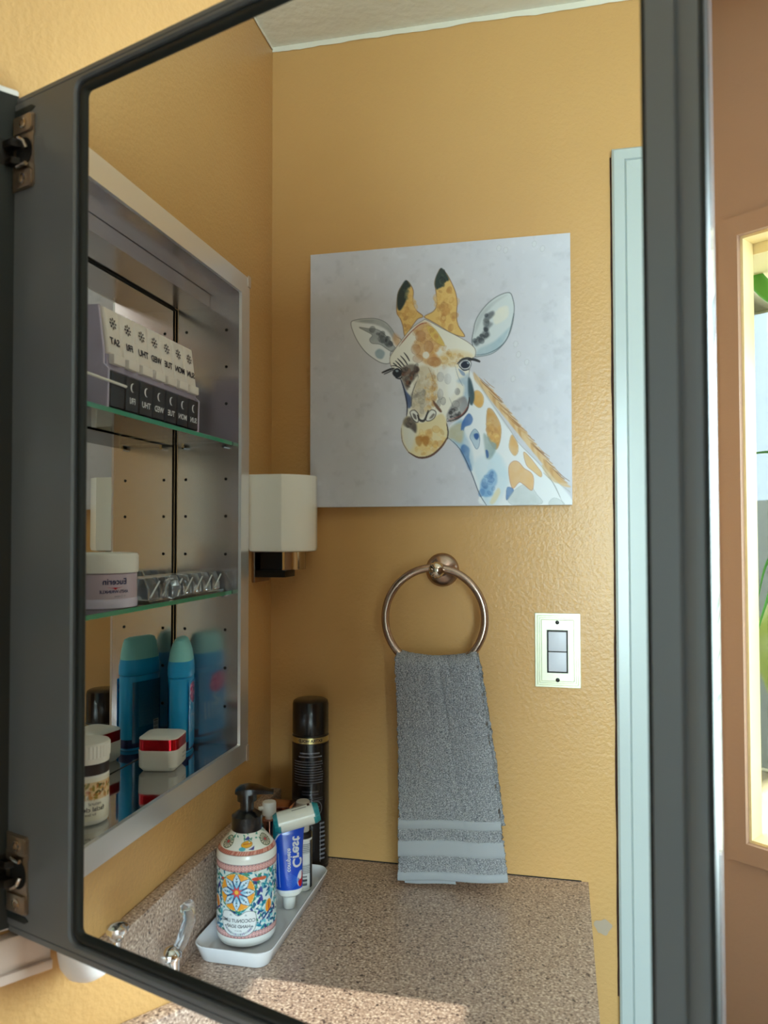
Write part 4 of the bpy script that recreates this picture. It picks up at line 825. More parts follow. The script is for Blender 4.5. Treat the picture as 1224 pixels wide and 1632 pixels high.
grid_print(90, 80, lambda U, V: np.array([mpv(0.030 - 0.060 * u, 0.071 - 0.067 * v) for u, v in zip(U.ravel(), V.ravel())]), pt, lambda U, V: (U * 0.060, V * 0.068)).build('label', PRINT, sb, smooth=True)

# tall black spray can, on the counter behind the tray
hc = Vector((0.0790, 0.0330, ZC)); F = facing(hc.x, hc.y); RH = 0.0285
sp = thing('spray_can', hc, 'tall black hair spray can with a pale gold band, standing in the corner', 'spray can')
MB().lathe(hc, [(0.0265, 0.0003), (0.0283, 0.002), (RH, 0.004), (RH, 0.2025), (0.0275, 0.2045)], 44).build('body', BLKM, sp, smooth=True)
MB().lathe(hc, [(0.0278, 0.2050), (0.0282, 0.2065), (0.0280, 0.250), (0.0268, 0.2545), (0.0235, 0.2565), (0.010, 0.2572)], 44).build('cap', BLKP, sp, smooth=True)
MB().lathe(hc, [(RH + 0.0002, 0.1935), (RH + 0.0002, 0.2020)], 44, cap0=False, cap1=False).build('gold_band', GOLD, sp, smooth=True)
lettering('band_lettering', [('EXTRA HOLD', 0.0044, 0.0, 0.1978, 0, 0.0002)], wrap(hc, RH, F, 0.0006), INKB, sp)
pt = Paint(0.085, 0.172, 3000, (16, 16, 20))
def dashes(y, x0, x1, c_, w=0.0008, a=.8):
    x = x0
    while x < x1: l = 0.001 + 0.0035 * random.random(); pt.stroke([(x, y), (min(x + l, x1), y)], w, c_, a, False); x += l + 0.0010
dashes(0.012, 0.026, 0.056, (150, 150, 160), .0016); dashes(0.017, 0.024, 0.060, (150, 150, 160), .0016)
for k in range(10): dashes(0.024 + k * 0.0037, 0.014 + (0.008 if k == 9 else 0), 0.064 - (0.022 if k == 9 else 0.004 * random.random()), (126, 128, 140), .0010)
for k in range(2): dashes(0.066 + k * 0.0040, 0.030, 0.054, (84, 84, 92), .0018)
for k in range(2): dashes(0.0755 + k * 0.003, 0.014, 0.062, (92, 94, 102), .0007)
for k in range(4):
    dashes(0.085 + k * 0.011, 0.010, 0.020, (110, 112, 120), .0009); pt.disc(0.0265, 0.086 + k * 0.011, .0038, .0038, (16, 16, 20), 1, edge=((100, 100, 108), .0006))
pt.disc(0.050, 0.090, .0105, .0105, (16, 16, 20), 1, edge=((110, 112, 116), .0012), n=24); dashes(0.088, 0.044, 0.056, (110, 110, 118), .0016); dashes(0.092, 0.044, 0.056, (110, 110, 118), .0016)
for k in range(9): pt.stroke([(0.058, 0.112 + k * 0.0062), (0.064 + 0.004 * random.random(), 0.1125 + k * 0.0062)], .0030, (150, 152, 160), .8); pt.stroke([(0.058, 0.112 + k * 0.0062), (0.058, 0.116 + k * 0.0062)], .0014, (150, 152, 160), .8)
mph = wrap(hc, RH, F, 0.00025)
grid_print(150, 240, lambda U, V: np.array([mph(0.0425 - 0.085 * u, 0.192 - 0.184 * v) for u, v in zip(U.ravel(), V.ravel())]), pt, lambda U, V: (U * 0.085, V * 0.172)).build('label', PRINT, sp, smooth=True)

# ================================================================== ON THE SOUTH WALL
# the giraffe canvas
KX, KZ, KS, KD = 0.0735, 1.4173, 0.4064, 0.020
cv = thing('canvas_print', (KX + KS / 2, 0.0, KZ), 'square canvas print of a watercolour giraffe head on pale grey', 'picture')
MB().box(KX, KX + KS, 0.0006, KD - 0.0006, KZ, KZ + KS).build('stretched_canvas', CANV, cv, bevel=0.0015)
HM = np.array([[0.00293466, -1.09285e-05, -1.44615], [0.000264251, 0.00281458, -1.277561], [0.00021892, 3.15537e-05, 1.0]])
def hA(pts): return _h([(550 + x / 4.2207, 420 + y / 4.2219) for x, y in pts])
def hB(pts): return _h([(690 + x / 5.1, 580 + y / 5.1) for x, y in pts])
def _h(pts):
    out = []
    for x, y in pts: q = HM @ np.array([x, y, 1.0]); out.append((q[0] / q[2], q[1] / q[2]))
    return out
pt = Paint(1.0, 1.0, 900, (204, 204, 213))
big = vnoise(900, 900, 150, 4)[..., None]; fine = vnoise(900, 900, 34, 4)[..., None]
pt.im += (big - .5) * np.array([10, 9, 7]) + np.clip(fine - .62, 0, 1) * -46 + np.clip(.36 - fine, 0, 1) * 30
for _ in range(150):
    x, y = random.random(), random.random(); pt.disc(x, y, .008 + .02 * random.random(), .006 + .015 * random.random(), random.choice([(176, 178, 186), (190, 192, 196), (228, 230, 234), (160, 160, 164)]), .10 + .12 * random.random(), random.random() * 3, .012, .8)
for x, y in ((.74, .035), (.765, .045), (.87, .03), (.90, .05), (.81, .44), (.79, .53), (.80, .40), (.84, .47)): pt.disc(x, y, .008, .011, (212, 214, 218), .5, .2, edge=((160, 162, 166), .0012, .6))
DK = (38, 42, 48); INK2 = (70, 62, 56)
A_ = lambda pts, col, al=1.0, soft=.0015, wash=0.0, edge=None: pt.poly(hA(pts), col, al, soft, wash, True, edge)
B_ = lambda pts, col, al=1.0, soft=.0015, wash=0.0, edge=None: pt.poly(hB(pts), col, al, soft, wash, True, edge)
SA = lambda pts, w, col, al=.9: pt.stroke(hA(pts), w, col, al)
SB = lambda pts, w, col, al=.9: pt.stroke(hB(pts), w, col, al)
def spots(n, poly, cols, r0, r1, al, hf, wash=.4):
    xs_ = [p[0] for p in poly]; ys_ = [p[1] for p in poly]; P = np.array(poly); c_ = 0; tries = 0
    while c_ < n and tries < n * 40:
        tries += 1; x, y = random.uniform(min(xs_), max(xs_)), random.uniform(min(ys_), max(ys_)); ins = False
        for i in range(len(P)):
            (ax_, ay), (bx_, by) = P[i - 1], P[i]
            if (ay > y) != (by > y) and x < (bx_ - ax_) * (y - ay) / (by - ay) + ax_: ins = not ins
        if not ins: continue
        c_ += 1; (u, v), = hf([(x, y)]); r = random.uniform(r0, r1); pt.disc(u, v, r, r * random.uniform(.5, .95), random.choice(cols), al * random.uniform(.6, 1), random.random() * 3, .0012, wash, edge=(random.choice(cols), .0014, .35))
OCH = [(214, 166, 94), (198, 140, 76), (232, 196, 126), (174, 122, 66), (226, 184, 108)]
# neck
neck = [(290, 60), (350, 130), (410, 230), (500, 350), (600, 500), (720, 660), (850, 790), (960, 890), (1060, 1000), (1130, 1090), (1130, 1142), (440, 1150), (380, 1050), (310, 870), (220, 690), (125, 600), (140, 500), (290, 360)]
B_(neck, (228, 231, 235), 1, .003)
B_([(330, 800), (500, 720), (600, 850), (600, 1000), (520, 1140), (440, 1145), (380, 1000)], (186, 212, 228), .75, .01, .5)
B_([(480, 720), (560, 760), (610, 900), (600, 1000), (540, 1000)], (206, 224, 234), .8, .008, .4)
B_([(130, 590), (160, 500), (240, 450), (260, 560), (300, 640), (330, 760), (320, 860), (270, 800), (220, 690)], (150, 182, 206), .85, .006, .5)
B_([(125, 600), (140, 520), (230, 480), (250, 560), (230, 640), (160, 610)], (188, 178, 142), .85, .006, .3)
B_([(240, 470), (290, 400), (325, 440), (310, 490), (265, 510), (230, 540)], (62, 104, 168), .95, .002, .2); B_([(235, 520), (262, 505), (250, 545)], (80, 120, 176), .9)
B_([(302, 590), (325, 540), (350, 530), (380, 580), (378, 660), (355, 690), (320, 630)], (160, 184, 204), .95, .003, .3, edge=((60, 90, 130), .0016, .8)); B_([(335, 570), (365, 562), (376, 590), (360, 615), (340, 600)], (46, 86, 150), .95)
B_([(235, 665), (262, 655), (300, 690), (298, 760), (322, 860), (296, 860), (262, 780), (228, 710)], (76, 118, 172), .95, .003, .35)
B_([(400, 940), (440, 890), (480, 855), (520, 890), (526, 960), (500, 1010), (486, 1070), (420, 1080), (390, 1040), (388, 985)], (120, 164, 206), .95, .004, .3)
spots(12, [(400, 940), (480, 858), (522, 920), (486, 1060), (395, 1050)], [(62, 104, 160), (84, 130, 186), (52, 90, 146)], .007, .016, .7, hB, .7)
B_([(612, 1000), (660, 1020), (640, 1065), (605, 1105), (600, 1060)], (70, 112, 168), .95, .002, .3, edge=((40, 70, 120), .0014, .7))
B_([(620, 1080), (700, 1000), (780, 975), (850, 1060), (890, 1130), (700, 1145), (630, 1130)], (190, 198, 200), .9, .004, .4, edge=((120, 130, 134), .0012, .6))
B_([(950, 1120), (990, 1085), (1050, 1110), (1070, 1140), (960, 1145)], (196, 202, 204), .9, .003, .3, edge=((130, 140, 144), .0012, .6))
B_([(470, 1120), (530, 1010), (552, 1040), (520, 1110), (490, 1140)], (222, 206, 158), .9, .003, .3)
B_([(440, 380), (470, 360), (510, 410), (552, 500), (550, 610), (520, 690), (480, 660), (440, 560)], (200, 148, 76), .97, .003, .25, edge=((120, 78, 44), .0014, .5)); B_([(412, 570), (450, 590), (520, 660), (480, 760), (440, 770), (428, 720)], (140, 160, 160), .92, .004, .3); B_([(430, 700), (450, 705), (456, 750), (440, 762)], (60, 96, 150), .9)
spots(26, [(450, 400), (540, 500), (530, 620), (460, 620)], OCH, .005, .013, .6, hB)
B_([(345, 215), (385, 225), (412, 275), (402, 335), (372, 352), (330, 315), (320, 260)], (216, 164, 84), .97, .003, .25, edge=((150, 104, 50), .0013, .5)); B_([(290, 130), (318, 180), (335, 250), (322, 330), (300, 310), (288, 220)], (64, 84, 88), .95, .003, .3)
B_([(640, 575), (668, 600), (694, 660), (692, 715), (665, 742), (630, 700), (622, 650)], (214, 164, 96), .97, .003, .25, edge=((140, 92, 50), .0012, .5))
B_([(620, 835), (655, 788), (700, 795), (745, 845), (800, 880), (822, 930), (810, 1025), (745, 980), (705, 960), (655, 1010), (628, 940)], (222, 178, 124), .97, .002, .2, edge=((150, 70, 40), .0016, .6))
B_([(740, 712), (795, 760), (850, 830), (886, 880), (880, 915), (820, 870), (762, 815)], (222, 184, 128), .97, .002, .2, edge=((150, 80, 44), .0014, .6))
B_([(890, 815), (960, 842), (1050, 945), (1000, 962), (925, 900)], (206, 170, 118), .95, .003, .3)
# mane
for k in range(26):
    f = k / 25; x, y = 335 + f * 650, 62 + f * 800; L_ = 165 - 20 * f
    B_([(x - 4, y), (x + L_ * .42, y + L_ * .50), (x + L_ * .98, y + L_ * .92), (x + L_ * .46, y + L_ * .84), (x + 6, y + L_ * .44)], random.choice([(204, 160, 104), (212, 174, 122), (190, 144, 90), (220, 190, 146)]), .85, .002, .3)
for k in range(34):
    f = random.random(); x, y = 335 + f * 650 + random.uniform(0, 40), 62 + f * 800 + random.uniform(0, 40); L_ = random.uniform(50, 120); SB([(x, y), (x + L_ * .5, y + L_ * .5), (x + L_ * .95, y + L_ * .82)], .0026, random.choice([(130, 90, 60), (150, 104, 64), (168, 120, 76), (110, 76, 56)]), .6)
SB([(330, 60), (400, 190), (480, 320), (620, 520), (700, 640), (860, 800), (960, 930), (1070, 1142)], .0025, (150, 154, 150), .6); SB([(345, 130), (420, 240), (500, 360), (610, 520)], .004, (206, 210, 214), .8); SB([(125, 600), (220, 690), (310, 870), (380, 1050), (440, 1148)], .0035, (60, 74, 94), .85)
SB([(900, 880), (980, 960), (1040, 1080)], .002, (130, 130, 126), .7); SB([(1000, 950), (1100, 1020), (1120, 1040)], .003, (176, 178, 174), .7)
# ears
A_([(38, 402), (60, 385), (120, 374), (200, 372), (265, 395), (310, 440), (340, 490), (376, 515), (352, 560), (305, 600), (302, 668), (250, 672), (190, 640), (130, 590), (80, 520), (48, 450)], (230, 233, 236), 1, .002, edge=((84, 88, 92), .0022, .9))
A_([(60, 390), (130, 376), (215, 376), (270, 400), (320, 455), (345, 500), (330, 520), (280, 450), (200, 412), (110, 400)], (156, 160, 164), .9, .004, .3)
A_([(95, 432), (150, 440), (205, 443), (255, 470), (290, 510), (330, 560), (345, 580), (312, 592), (280, 575), (235, 545), (180, 538), (165, 512), (182, 482), (130, 452)], (150, 156, 160), .95, .004, .3, edge=((60, 66, 70), .0022, .6)); spots(16, [(180, 445), (255, 470), (330, 560), (310, 590), (240, 520)], [(52, 58, 64), (80, 86, 92), (110, 116, 120)], .006, .016, .8, hA)
A_([(200, 600), (230, 576), (266, 600), (250, 642), (214, 636)], (146, 168, 184), .95, .003, .2); A_([(330, 470), (372, 512), (352, 560), (320, 520)], (206, 160, 110), .7, .006)
A_([(850, 515), (862, 440), (872, 390), (902, 330), (960, 260), (1030, 210), (1100, 190), (1124, 235), (1133, 300), (1122, 400), (1092, 490), (1042, 560), (980, 604), (900, 622), (868, 620), (862, 570)], (206, 213, 216), 1, .002, edge=((66, 72, 76), .0024, .9))
A_([(900, 570), (1000, 520), (1085, 440), (1105, 430), (1045, 552), (965, 604), (885, 616)], (158, 182, 196), .9, .005, .4); A_([(1000, 330), (1040, 290), (1090, 282), (1092, 350), (1040, 392), (1005, 400), (990, 362)], (228, 224, 210), .95, .004, .3); A_([(890, 360), (960, 275), (1030, 226), (1085, 205), (1000, 270), (930, 350), (890, 430), (866, 470)], (178, 186, 190), .85, .004, .3)
A_([(945, 340), (990, 315), (1000, 340), (965, 380), (990, 402), (962, 440), (970, 482), (920, 520), (882, 552), (860, 522), (900, 482), (932, 440), (925, 392)], (92, 98, 104), .9, .004, .35); spots(20, [(945, 345), (985, 320), (962, 440), (960, 480), (882, 545), (865, 520), (930, 440)], [(40, 46, 54), (66, 72, 80), (120, 126, 130)], .005, .013, .8, hA)
SA([(870, 615), (960, 600), (1040, 555), (1095, 480), (1130, 330)], .003, (60, 80, 90), .8)
# horns
A_([(345, 330), (346, 250), (355, 190), (382, 142), (410, 116), (440, 148), (456, 190), (452, 250), (472, 310), (522, 354), (484, 374), (442, 432), (402, 492), (386, 420), (368, 370)], (226, 186, 112), 1, .002, edge=((110, 70, 44), .0024, .8)); spots(34, [(350, 300), (450, 200), (470, 320), (440, 400), (400, 470)], OCH + [(236, 206, 140)], .006, .016, .7, hA)
A_([(348, 292), (350, 210), (374, 155), (405, 112), (437, 150), (420, 166), (402, 200), (408, 240), (386, 292), (364, 316)], (38, 52, 50), .97, .003); spots(8, [(395, 180), (430, 160), (405, 250)], [(60, 78, 72), (96, 100, 80)], .006, .012, .6, hA)
A_([(530, 356), (590, 320), (614, 270), (606, 180), (598, 122), (622, 55), (640, 32), (672, 60), (704, 112), (738, 190), (750, 262), (746, 340), (757, 412), (802, 488), (720, 470), (640, 422), (570, 382)], (228, 190, 116), 1, .002, edge=((110, 70, 44), .0024, .8)); spots(46, [(620, 180), (700, 150), (745, 260), (740, 400), (770, 470), (640, 410), (600, 340)], OCH + [(238, 208, 140)], .007, .017, .7, hA)
A_([(599, 140), (608, 85), (640, 30), (668, 55), (694, 108), (662, 122), (650, 152), (625, 166), (611, 172)], (44, 60, 58), .97, .003); spots(8, [(640, 60), (690, 110), (640, 160)], [(90, 100, 84), (24, 36, 36)], .006, .012, .7, hA)
SA([(406, 112), (414, 130), (404, 140)], .003, DK); SA([(640, 30), (632, 46)], .004, DK); SA([(662, 40), (668, 62)], .003, DK)
# head
head = [(375, 522), (440, 440), (518, 384), (548, 380), (640, 430), (760, 490), (832, 532), (872, 572), (872, 622), (846, 645), (832, 760), (836, 880), (822, 980), (770, 1040), (712, 1064), (690, 1040), (682, 1080), (694, 1160), (650, 1232), (580, 1292), (500, 1306), (430, 1272), (390, 1202), (380, 1110), (415, 1030), (420, 950), (396, 840), (370, 775), (330, 720), (308, 690), (300, 640), (320, 598)]
A_(head, (234, 230, 218), 1, .002, edge=((90, 76, 66), .002, .75))
A_([(470, 440), (520, 396), (560, 400), (590, 440), (655, 530), (640, 562), (602, 592), (640, 652), (620, 692), (560, 682), (512, 652), (470, 600), (450, 560), (480, 502)], (206, 152, 92), .95, .006, .3); A_([(545, 420), (602, 440), (666, 542), (640, 547), (580, 502)], (218, 186, 98), .95, .003, .2, edge=((150, 110, 50), .0012, .6))
spots(70, [(470, 450), (560, 400), (650, 540), (740, 620), (700, 690), (560, 690), (460, 600)], OCH + [(232, 200, 140), (240, 222, 180)], .004, .012, .5, hA, .7)
for x, y, rx, ry in ((505, 488, 34, 36), (474, 578, 30, 34), (488, 640, 34, 26), (600, 660, 46, 30), (560, 560, 30, 40)): A_([(x + rx * math.cos(t), y + ry * math.sin(t)) for t in np.linspace(0, 6.28, 9, endpoint=False)], (172, 118, 74), .6, .003, .6, edge=((120, 80, 54), .0012, .5))
A_([(525, 600), (550, 592), (566, 618), (545, 640), (522, 626)], (240, 236, 224), .9)
A_([(640, 620), (720, 580), (830, 600), (850, 630), (760, 650), (690, 690)], (224, 196, 140), .8, .008, .4); spots(24, [(650, 590), (790, 600), (760, 680), (660, 700)], OCH + [(180, 140, 90)], .004, .010, .5, hA)
SA([(380, 530), (440, 462), (500, 410), (545, 398)], .004, (150, 60, 40), .8); SA([(360, 560), (400, 510), (450, 450)], .003, (110, 60, 44), .7)
A_([(488, 700), (560, 690), (610, 760), (622, 860), (604, 950), (560, 992), (502, 1042), (452, 990), (440, 930), (468, 830), (500, 760)], (206, 192, 164), .95, .006, .25); spots(40, [(540, 720), (610, 760), (620, 940), (560, 990), (540, 860)], OCH + [(150, 130, 110)], .005, .014, .5, hA); spots(24, [(450, 860), (540, 840), (520, 1000), (450, 980)], [(150, 146, 140), (176, 168, 156), (120, 112, 104)], .005, .014, .5, hA)
A_([(395, 690), (470, 680), (492, 740), (440, 812), (415, 852), (380, 782), (372, 735)], (92, 82, 76), .9, .004, .35); spots(26, [(400, 690), (480, 690), (480, 760), (420, 830), (385, 760)], [(34, 32, 34), (60, 52, 50), (120, 70, 50), (130, 120, 112)], .005, .014, .8, hA)
A_([(378, 785), (412, 860), (444, 900), (446, 958), (424, 972), (404, 890)], (58, 78, 124), .95, .003, .2); SA([(372, 775), (398, 850), (418, 950), (415, 1030)], .005, (40, 44, 60), .9); SA([(470, 720), (492, 760), (470, 820), (452, 880), (446, 960)], .003, (60, 56, 56), .8)
for q in ([(395, 600), (415, 625), (432, 655)], [(372, 622), (398, 650), (418, 680)], [(352, 640), (376, 664), (398, 690)], [(338, 656), (360, 676), (380, 700)], [(325, 672), (344, 686)]): SA(q, .005, (44, 42, 44), .85)
A_([(318, 742), (332, 712), (358, 706), (380, 728), (374, 758), (345, 770)], (32, 38, 48), 1, .0015); A_([(338, 720), (352, 716), (360, 726), (346, 732)], (150, 166, 178), .9); SA([(310, 690), (340, 690), (372, 706), (384, 730)], .004, (40, 36, 36)); SA([(330, 706), (296, 716), (250, 736)], .008, (26, 28, 32)); SA([(326, 716), (290, 734), (262, 746)], .004, (26, 28, 32)); SA([(340, 770), (366, 776), (382, 764)], .005, (30, 34, 40))
A_([(764, 676), (790, 650), (826, 646), (846, 668), (836, 700), (806, 712), (778, 702)], (236, 238, 238), 1, .0015, edge=((40, 46, 60), .0024, .9)); A_([(776, 676), (796, 655), (826, 656), (838, 678), (826, 698), (800, 704), (782, 694)], (34, 42, 62), 1); A_([(816, 664), (830, 662), (828, 676)], (200, 214, 226), .95)
SA([(755, 672), (786, 642), (830, 634), (862, 646)], .007, (30, 32, 38)); SA([(826, 646), (862, 642), (902, 656)], .010, (34, 36, 44)); SA([(770, 690), (796, 716), (832, 710)], .004, (50, 60, 80)); A_([(760, 705), (800, 730), (806, 752), (784, 748)], (140, 160, 190), .9)
A_([(748, 790), (800, 758), (832, 742), (838, 880), (818, 972), (766, 990), (792, 900), (800, 820)], (166, 188, 208), .9, .006, .35); A_([(826, 770), (850, 790), (870, 900), (846, 950), (830, 900)], (60, 84, 96), .9, .003, .3)
A_([(690, 1002), (735, 930), (800, 892), (828, 950), (802, 1012), (742, 1042), (702, 1064), (684, 1040)], (136, 132, 134), .92, .004, .35); spots(18, [(690, 1000), (750, 960), (800, 1000), (700, 1060)], [(34, 34, 36), (70, 70, 74), (190, 190, 190)], .004, .011, .85, hA); SA([(690, 1062), (760, 1040), (820, 985), (836, 900)], .006, (50, 40, 44), .9); SA([(700, 1050), (780, 1020), (826, 960)], .003, (150, 60, 50), .7)
for x, y, rx, ry in ((640, 762, 22, 32), (690, 775, 22, 34), (640, 880, 18, 36), (660, 925, 16, 26), (745, 945, 24, 24), (630, 940, 12, 24), (755, 860, 16, 22)): A_([(x + rx * math.cos(t), y + ry * math.sin(t)) for t in np.linspace(0, 6.28, 9, endpoint=False)], (150, 148, 148), .8, .003, .5, edge=((90, 88, 90), .0014, .6))
A_([(590, 920), (612, 940), (650, 990), (640, 1000), (606, 962)], (96, 62, 46), .9, .002)
A_([(690, 700), (740, 690), (752, 780), (740, 860), (700, 900), (680, 800)], (240, 242, 244), .8, .008, .3); A_([(640, 700), (690, 690), (680, 800), (650, 900), (620, 820)], (226, 226, 226), .7, .006, .4)
SA([(740, 690), (760, 760), (790, 820)], .002, (120, 136, 156), .7); SA([(700, 900), (720, 960), (690, 1010)], .002, (120, 120, 124), .6); SA([(560, 700), (590, 780), (585, 860)], .003, (160, 110, 70), .5)
for k in range(60):
    x, y = random.uniform(440, 640), random.uniform(700, 1000); SA([(x, y), (x + random.uniform(-6, 6), y + random.uniform(10, 26))], .0016, random.choice([(150, 120, 96), (196, 170, 130), (110, 100, 96), (214, 190, 150)]), .45)
# muzzle
A_([(415, 1030), (452, 1062), (520, 1072), (590, 1040), (650, 1010), (682, 1060), (694, 1160), (650, 1232), (580, 1292), (500, 1306), (430, 1272), (390, 1202), (381, 1110)], (226, 210, 166), 1, .004); A_([(384, 1100), (440, 1076), (476, 1130), (470, 1200), (440, 1262), (398, 1212)], (216, 216, 208), .95, .008, .2)
spots(50, [(490, 1130), (660, 1100), (670, 1190), (580, 1280), (480, 1290)], OCH + [(232, 206, 140), (236, 214, 150)], .006, .017, .55, hA)
for x in (500, 545): A_([(x - 22, 1170), (x + 16, 1162), (x + 22, 1200), (x + 4, 1232), (x - 20, 1210)], (176, 118, 48), .8, .003, .3)
A_([(398, 1050), (440, 1030), (480, 1080), (478, 1140), (442, 1112), (396, 1090)], (84, 76, 72), .92, .004, .3); spots(14, [(400, 1060), (440, 1040), (476, 1130), (430, 1110)], [(34, 30, 30), (120, 108, 100)], .004, .010, .8, hA)
A_([(438, 1002), (468, 988), (496, 1022), (490, 1070), (460, 1052)], (226, 224, 216), 1, .0015, edge=((50, 44, 44), .0028, .95)); A_([(456, 1010), (476, 1020), (482, 1050), (464, 1040)], (96, 90, 88), .9); A_([(545, 1052), (560, 1006), (584, 984), (612, 1000), (600, 1040), (566, 1060)], (228, 226, 218), 1, .0015, edge=((50, 44, 44), .0028, .95)); A_([(566, 1044), (592, 1010), (604, 1016), (588, 1040)], (120, 112, 106), .9)
SA([(488, 1020), (500, 1050), (520, 1060), (538, 1050), (560, 990)], .009, (48, 42, 42)); SA([(430, 1272), (500, 1308), (580, 1294), (650, 1234), (690, 1170)], .008, (84, 50, 36), .9); SA([(381, 1110), (388, 1200), (430, 1270)], .003, (120, 100, 84), .8); SA([(684, 1075), (694, 1130), (690, 1180)], .005, (60, 50, 46), .9)
spots(30, [(480, 740), (560, 700), (600, 940), (470, 960)], [(226, 220, 206), (190, 176, 150)], .006, .014, .5, hA)
grid_print(460, 460, lambda U, V: np.stack([KX + U * KS, np.full_like(U, KD), KZ + (1 - V) * KS], -1), pt, lambda U, V: (U, V)).build('painting', PRINTM, cv)

# wall sconce on the west wall, near the corner
sn = thing('wall_sconce', (0, 0.052, 1.40), 'wall sconce with a white opal glass shade and nickel bracket', 'wall light')
def dsh(k, z):
    base = [(0.0015, 0.098), (0.0540, 0.0985), (0.0720, 0.0855), (0.0850, 0.0670), (0.0905, 0.0480), (0.0885, 0.0300), (0.0790, 0.0160), (0.0600, 0.0065), (0.0015, 0.0055)]
    cx_, cy_ = 0.047, 0.053; return [(cx_ + (x - cx_) * k, cy_ + (y - cy_) * k, z) for x, y in base]
b = MB(); b.loops([dsh(.90, 1.3475), dsh(.97, 1.3490), dsh(1.0, 1.3540), dsh(1.0, 1.4650), dsh(.95, 1.4650), dsh(.95, 1.356), dsh(.88, 1.352)]); b.build('shade', OPAL, sn, smooth=True, angle=32)
b = MB(); b.box(0.012, 0.0485, 0.030, 0.078, 1.3195, 1.3468); b.build('holder', DARKM, sn, bevel=0.002)
b = MB(); b.loops([[(x, y, z) for x, y in ((0.0488, 0.028), (0.066, 0.030), (0.074, 0.042), (0.073, 0.058), (0.066, 0.072), (0.0488, 0.079))] for z in (1.3200, 1.3468)]); b.build('holder_cover', NICKELP, sn, smooth=True, angle=50)
b = MB(); b.box(0.0062, 0.055, 0.040, 0.084, 1.3085, 1.3192); b.build('arm', DARKM, sn, bevel=0.001)
b = MB(); b.box(0.0003, 0.006, 0.022, 0.084, 1.300, 1.350); b.build('back_plate', NICKEL, sn, bevel=0.002)

# towel ring and towel
rg = thing('towel_ring', (0.2833, 0, 1.3187), 'brushed nickel towel ring on a round wall plate', 'towel ring')
def ydisc(prof, cx_, cz_, n=36):
    return [[(cx_ + r * math.cos(2 * math.pi * i / n), y, cz_ + r * math.sin(2 * math.pi * i / n)) for i in range(n)] for r, y in prof]
b = MB(); b.loops(ydisc([(0.0258, 0.0004), (0.0262, 0.003), (0.0245, 0.0065), (0.018, 0.0105), (0.010, 0.014), (0.0085, 0.030)], 0.2833, 1.3187)); b.build('wall_plate', NICKEL, rg, smooth=True)
b = MB(); L = []
for r, y in ((0.004, 0.030), (0.0105, 0.034), (0.0125, 0.042), (0.0125, 0.050), (0.0105, 0.058), (0.004, 0.062)):
    L.append([(0.2815 + r * (1 - .06 * (i % 2)) * math.cos(2 * math.pi * i / 28), y, 1.3205 + r * (1 - .06 * (i % 2)) * math.sin(2 * math.pi * i / 28)) for i in range(28)])
b.loops(L); b.build('clasp', NICKELP, rg, smooth=True)
RCX, RCZ, RR = 0.2780, 1.2485, 0.0752
b = MB(); b.tube([(RCX + RR * math.cos(t), 0.050 - 0.004 * math.sin(t), RCZ + RR * math.sin(t)) for t in np.linspace(0, 2 * math.pi, 72, endpoint=False)], 0.0060, 14, True); b.build('ring', NICKEL, rg, smooth=True)
tw = thing('hand_towel', (0.29, 0.055, 0.87), 'grey terry hand towel hanging folded through the towel ring', 'towel')
nU, nV = 150, 300
ZT = 1.1960; ZB = 0.872
def towel_front(U, D):
    """D = distance down from the fold over the ring."""
    H = ZT - ZB; t = np.clip(D / H, 0, 1.02)
    xl = 0.2215 + 0.008 * np.sin(t * 3.1) * .4 + 0.006 * t; xr = 0.3400 + 0.046 * t ** .85
    fold = np.exp(-((U - .52 - .16 * t) / .028) ** 2) * np.exp(-t * 3.2) * (1 - np.exp(-t * 14)) * 1.3 + .5 * np.exp(-((U - .66 - .1 * t) / .02) ** 2) * np.exp(-t * 8) * (1 - np.exp(-t * 20))
    x = xl + (xr - xl) * U
    y = 0.0625 + 0.009 * t + 0.0045 * np.sin(U * 7.5 + .6 + 1.2 * t) * (1 - .3 * t) - 0.006 * fold + 0.004 * np.exp(-((U - .46) / .05) ** 2) * np.exp(-t * 3) + .003 * np.sin(U * 3.1) 
    top = 0.0080 * np.sin(U * math.pi) * -1 * np.exp(-t * 6) + 0.0045 * np.exp(-((U - .97) / .06) ** 2) * np.exp(-t * 5) - .002 * fold
    z = ZT - D * (1 - .035 * (U - .15)) + top
    return x, y, z
def towelfn(U, V):
    # V 0 = back hem, .32 = over the ring, 1 = front hem
    vr = .30; D = np.clip((V - vr) / (1 - vr), 0, 1) * (ZT - ZB); x, y, z = towel_front(U, D)
    xb, yb, zb_ = towel_front(U, np.clip((vr - V) / vr, 0, 1) * 0.26)
    yb = 0.033 + 0.002 * np.sin(U * 6) - .004 * np.clip((vr - V) / vr, 0, 1)
    w = np.clip((V - (vr - .022)) / .044, 0, 1); w = w * w * (3 - 2 * w)
    X = xb * (1 - w) + x * w; Y_ = yb * (1 - w) + y * w; Z = np.where(V < vr, zb_, z) + 0.0035 * np.sin(np.pi * w)
    n = (RNG.random(U.shape) - .5) * 0.0018
    return np.stack([X + (RNG.random(U.shape) - .5) * .0008, Y_ + n, Z + (RNG.random(U.shape) - .5) * .0008], -1)
U, V = np.meshgrid(np.linspace(0, 1, nU), np.linspace(0, 1, nV)); P = towelfn(U, V).reshape(-1, 3); idx = np.arange(nU * nV).reshape(nV, nU)
b = MB(); b.v = [tuple(p) for p in P.tolist()]; b.f = [tuple(f) for f in np.stack([idx[:-1, :-1], idx[:-1, 1:], idx[1:, 1:], idx[1:, :-1]], -1).reshape(-1, 4).tolist()]; b.m = [0] * len(b.f)
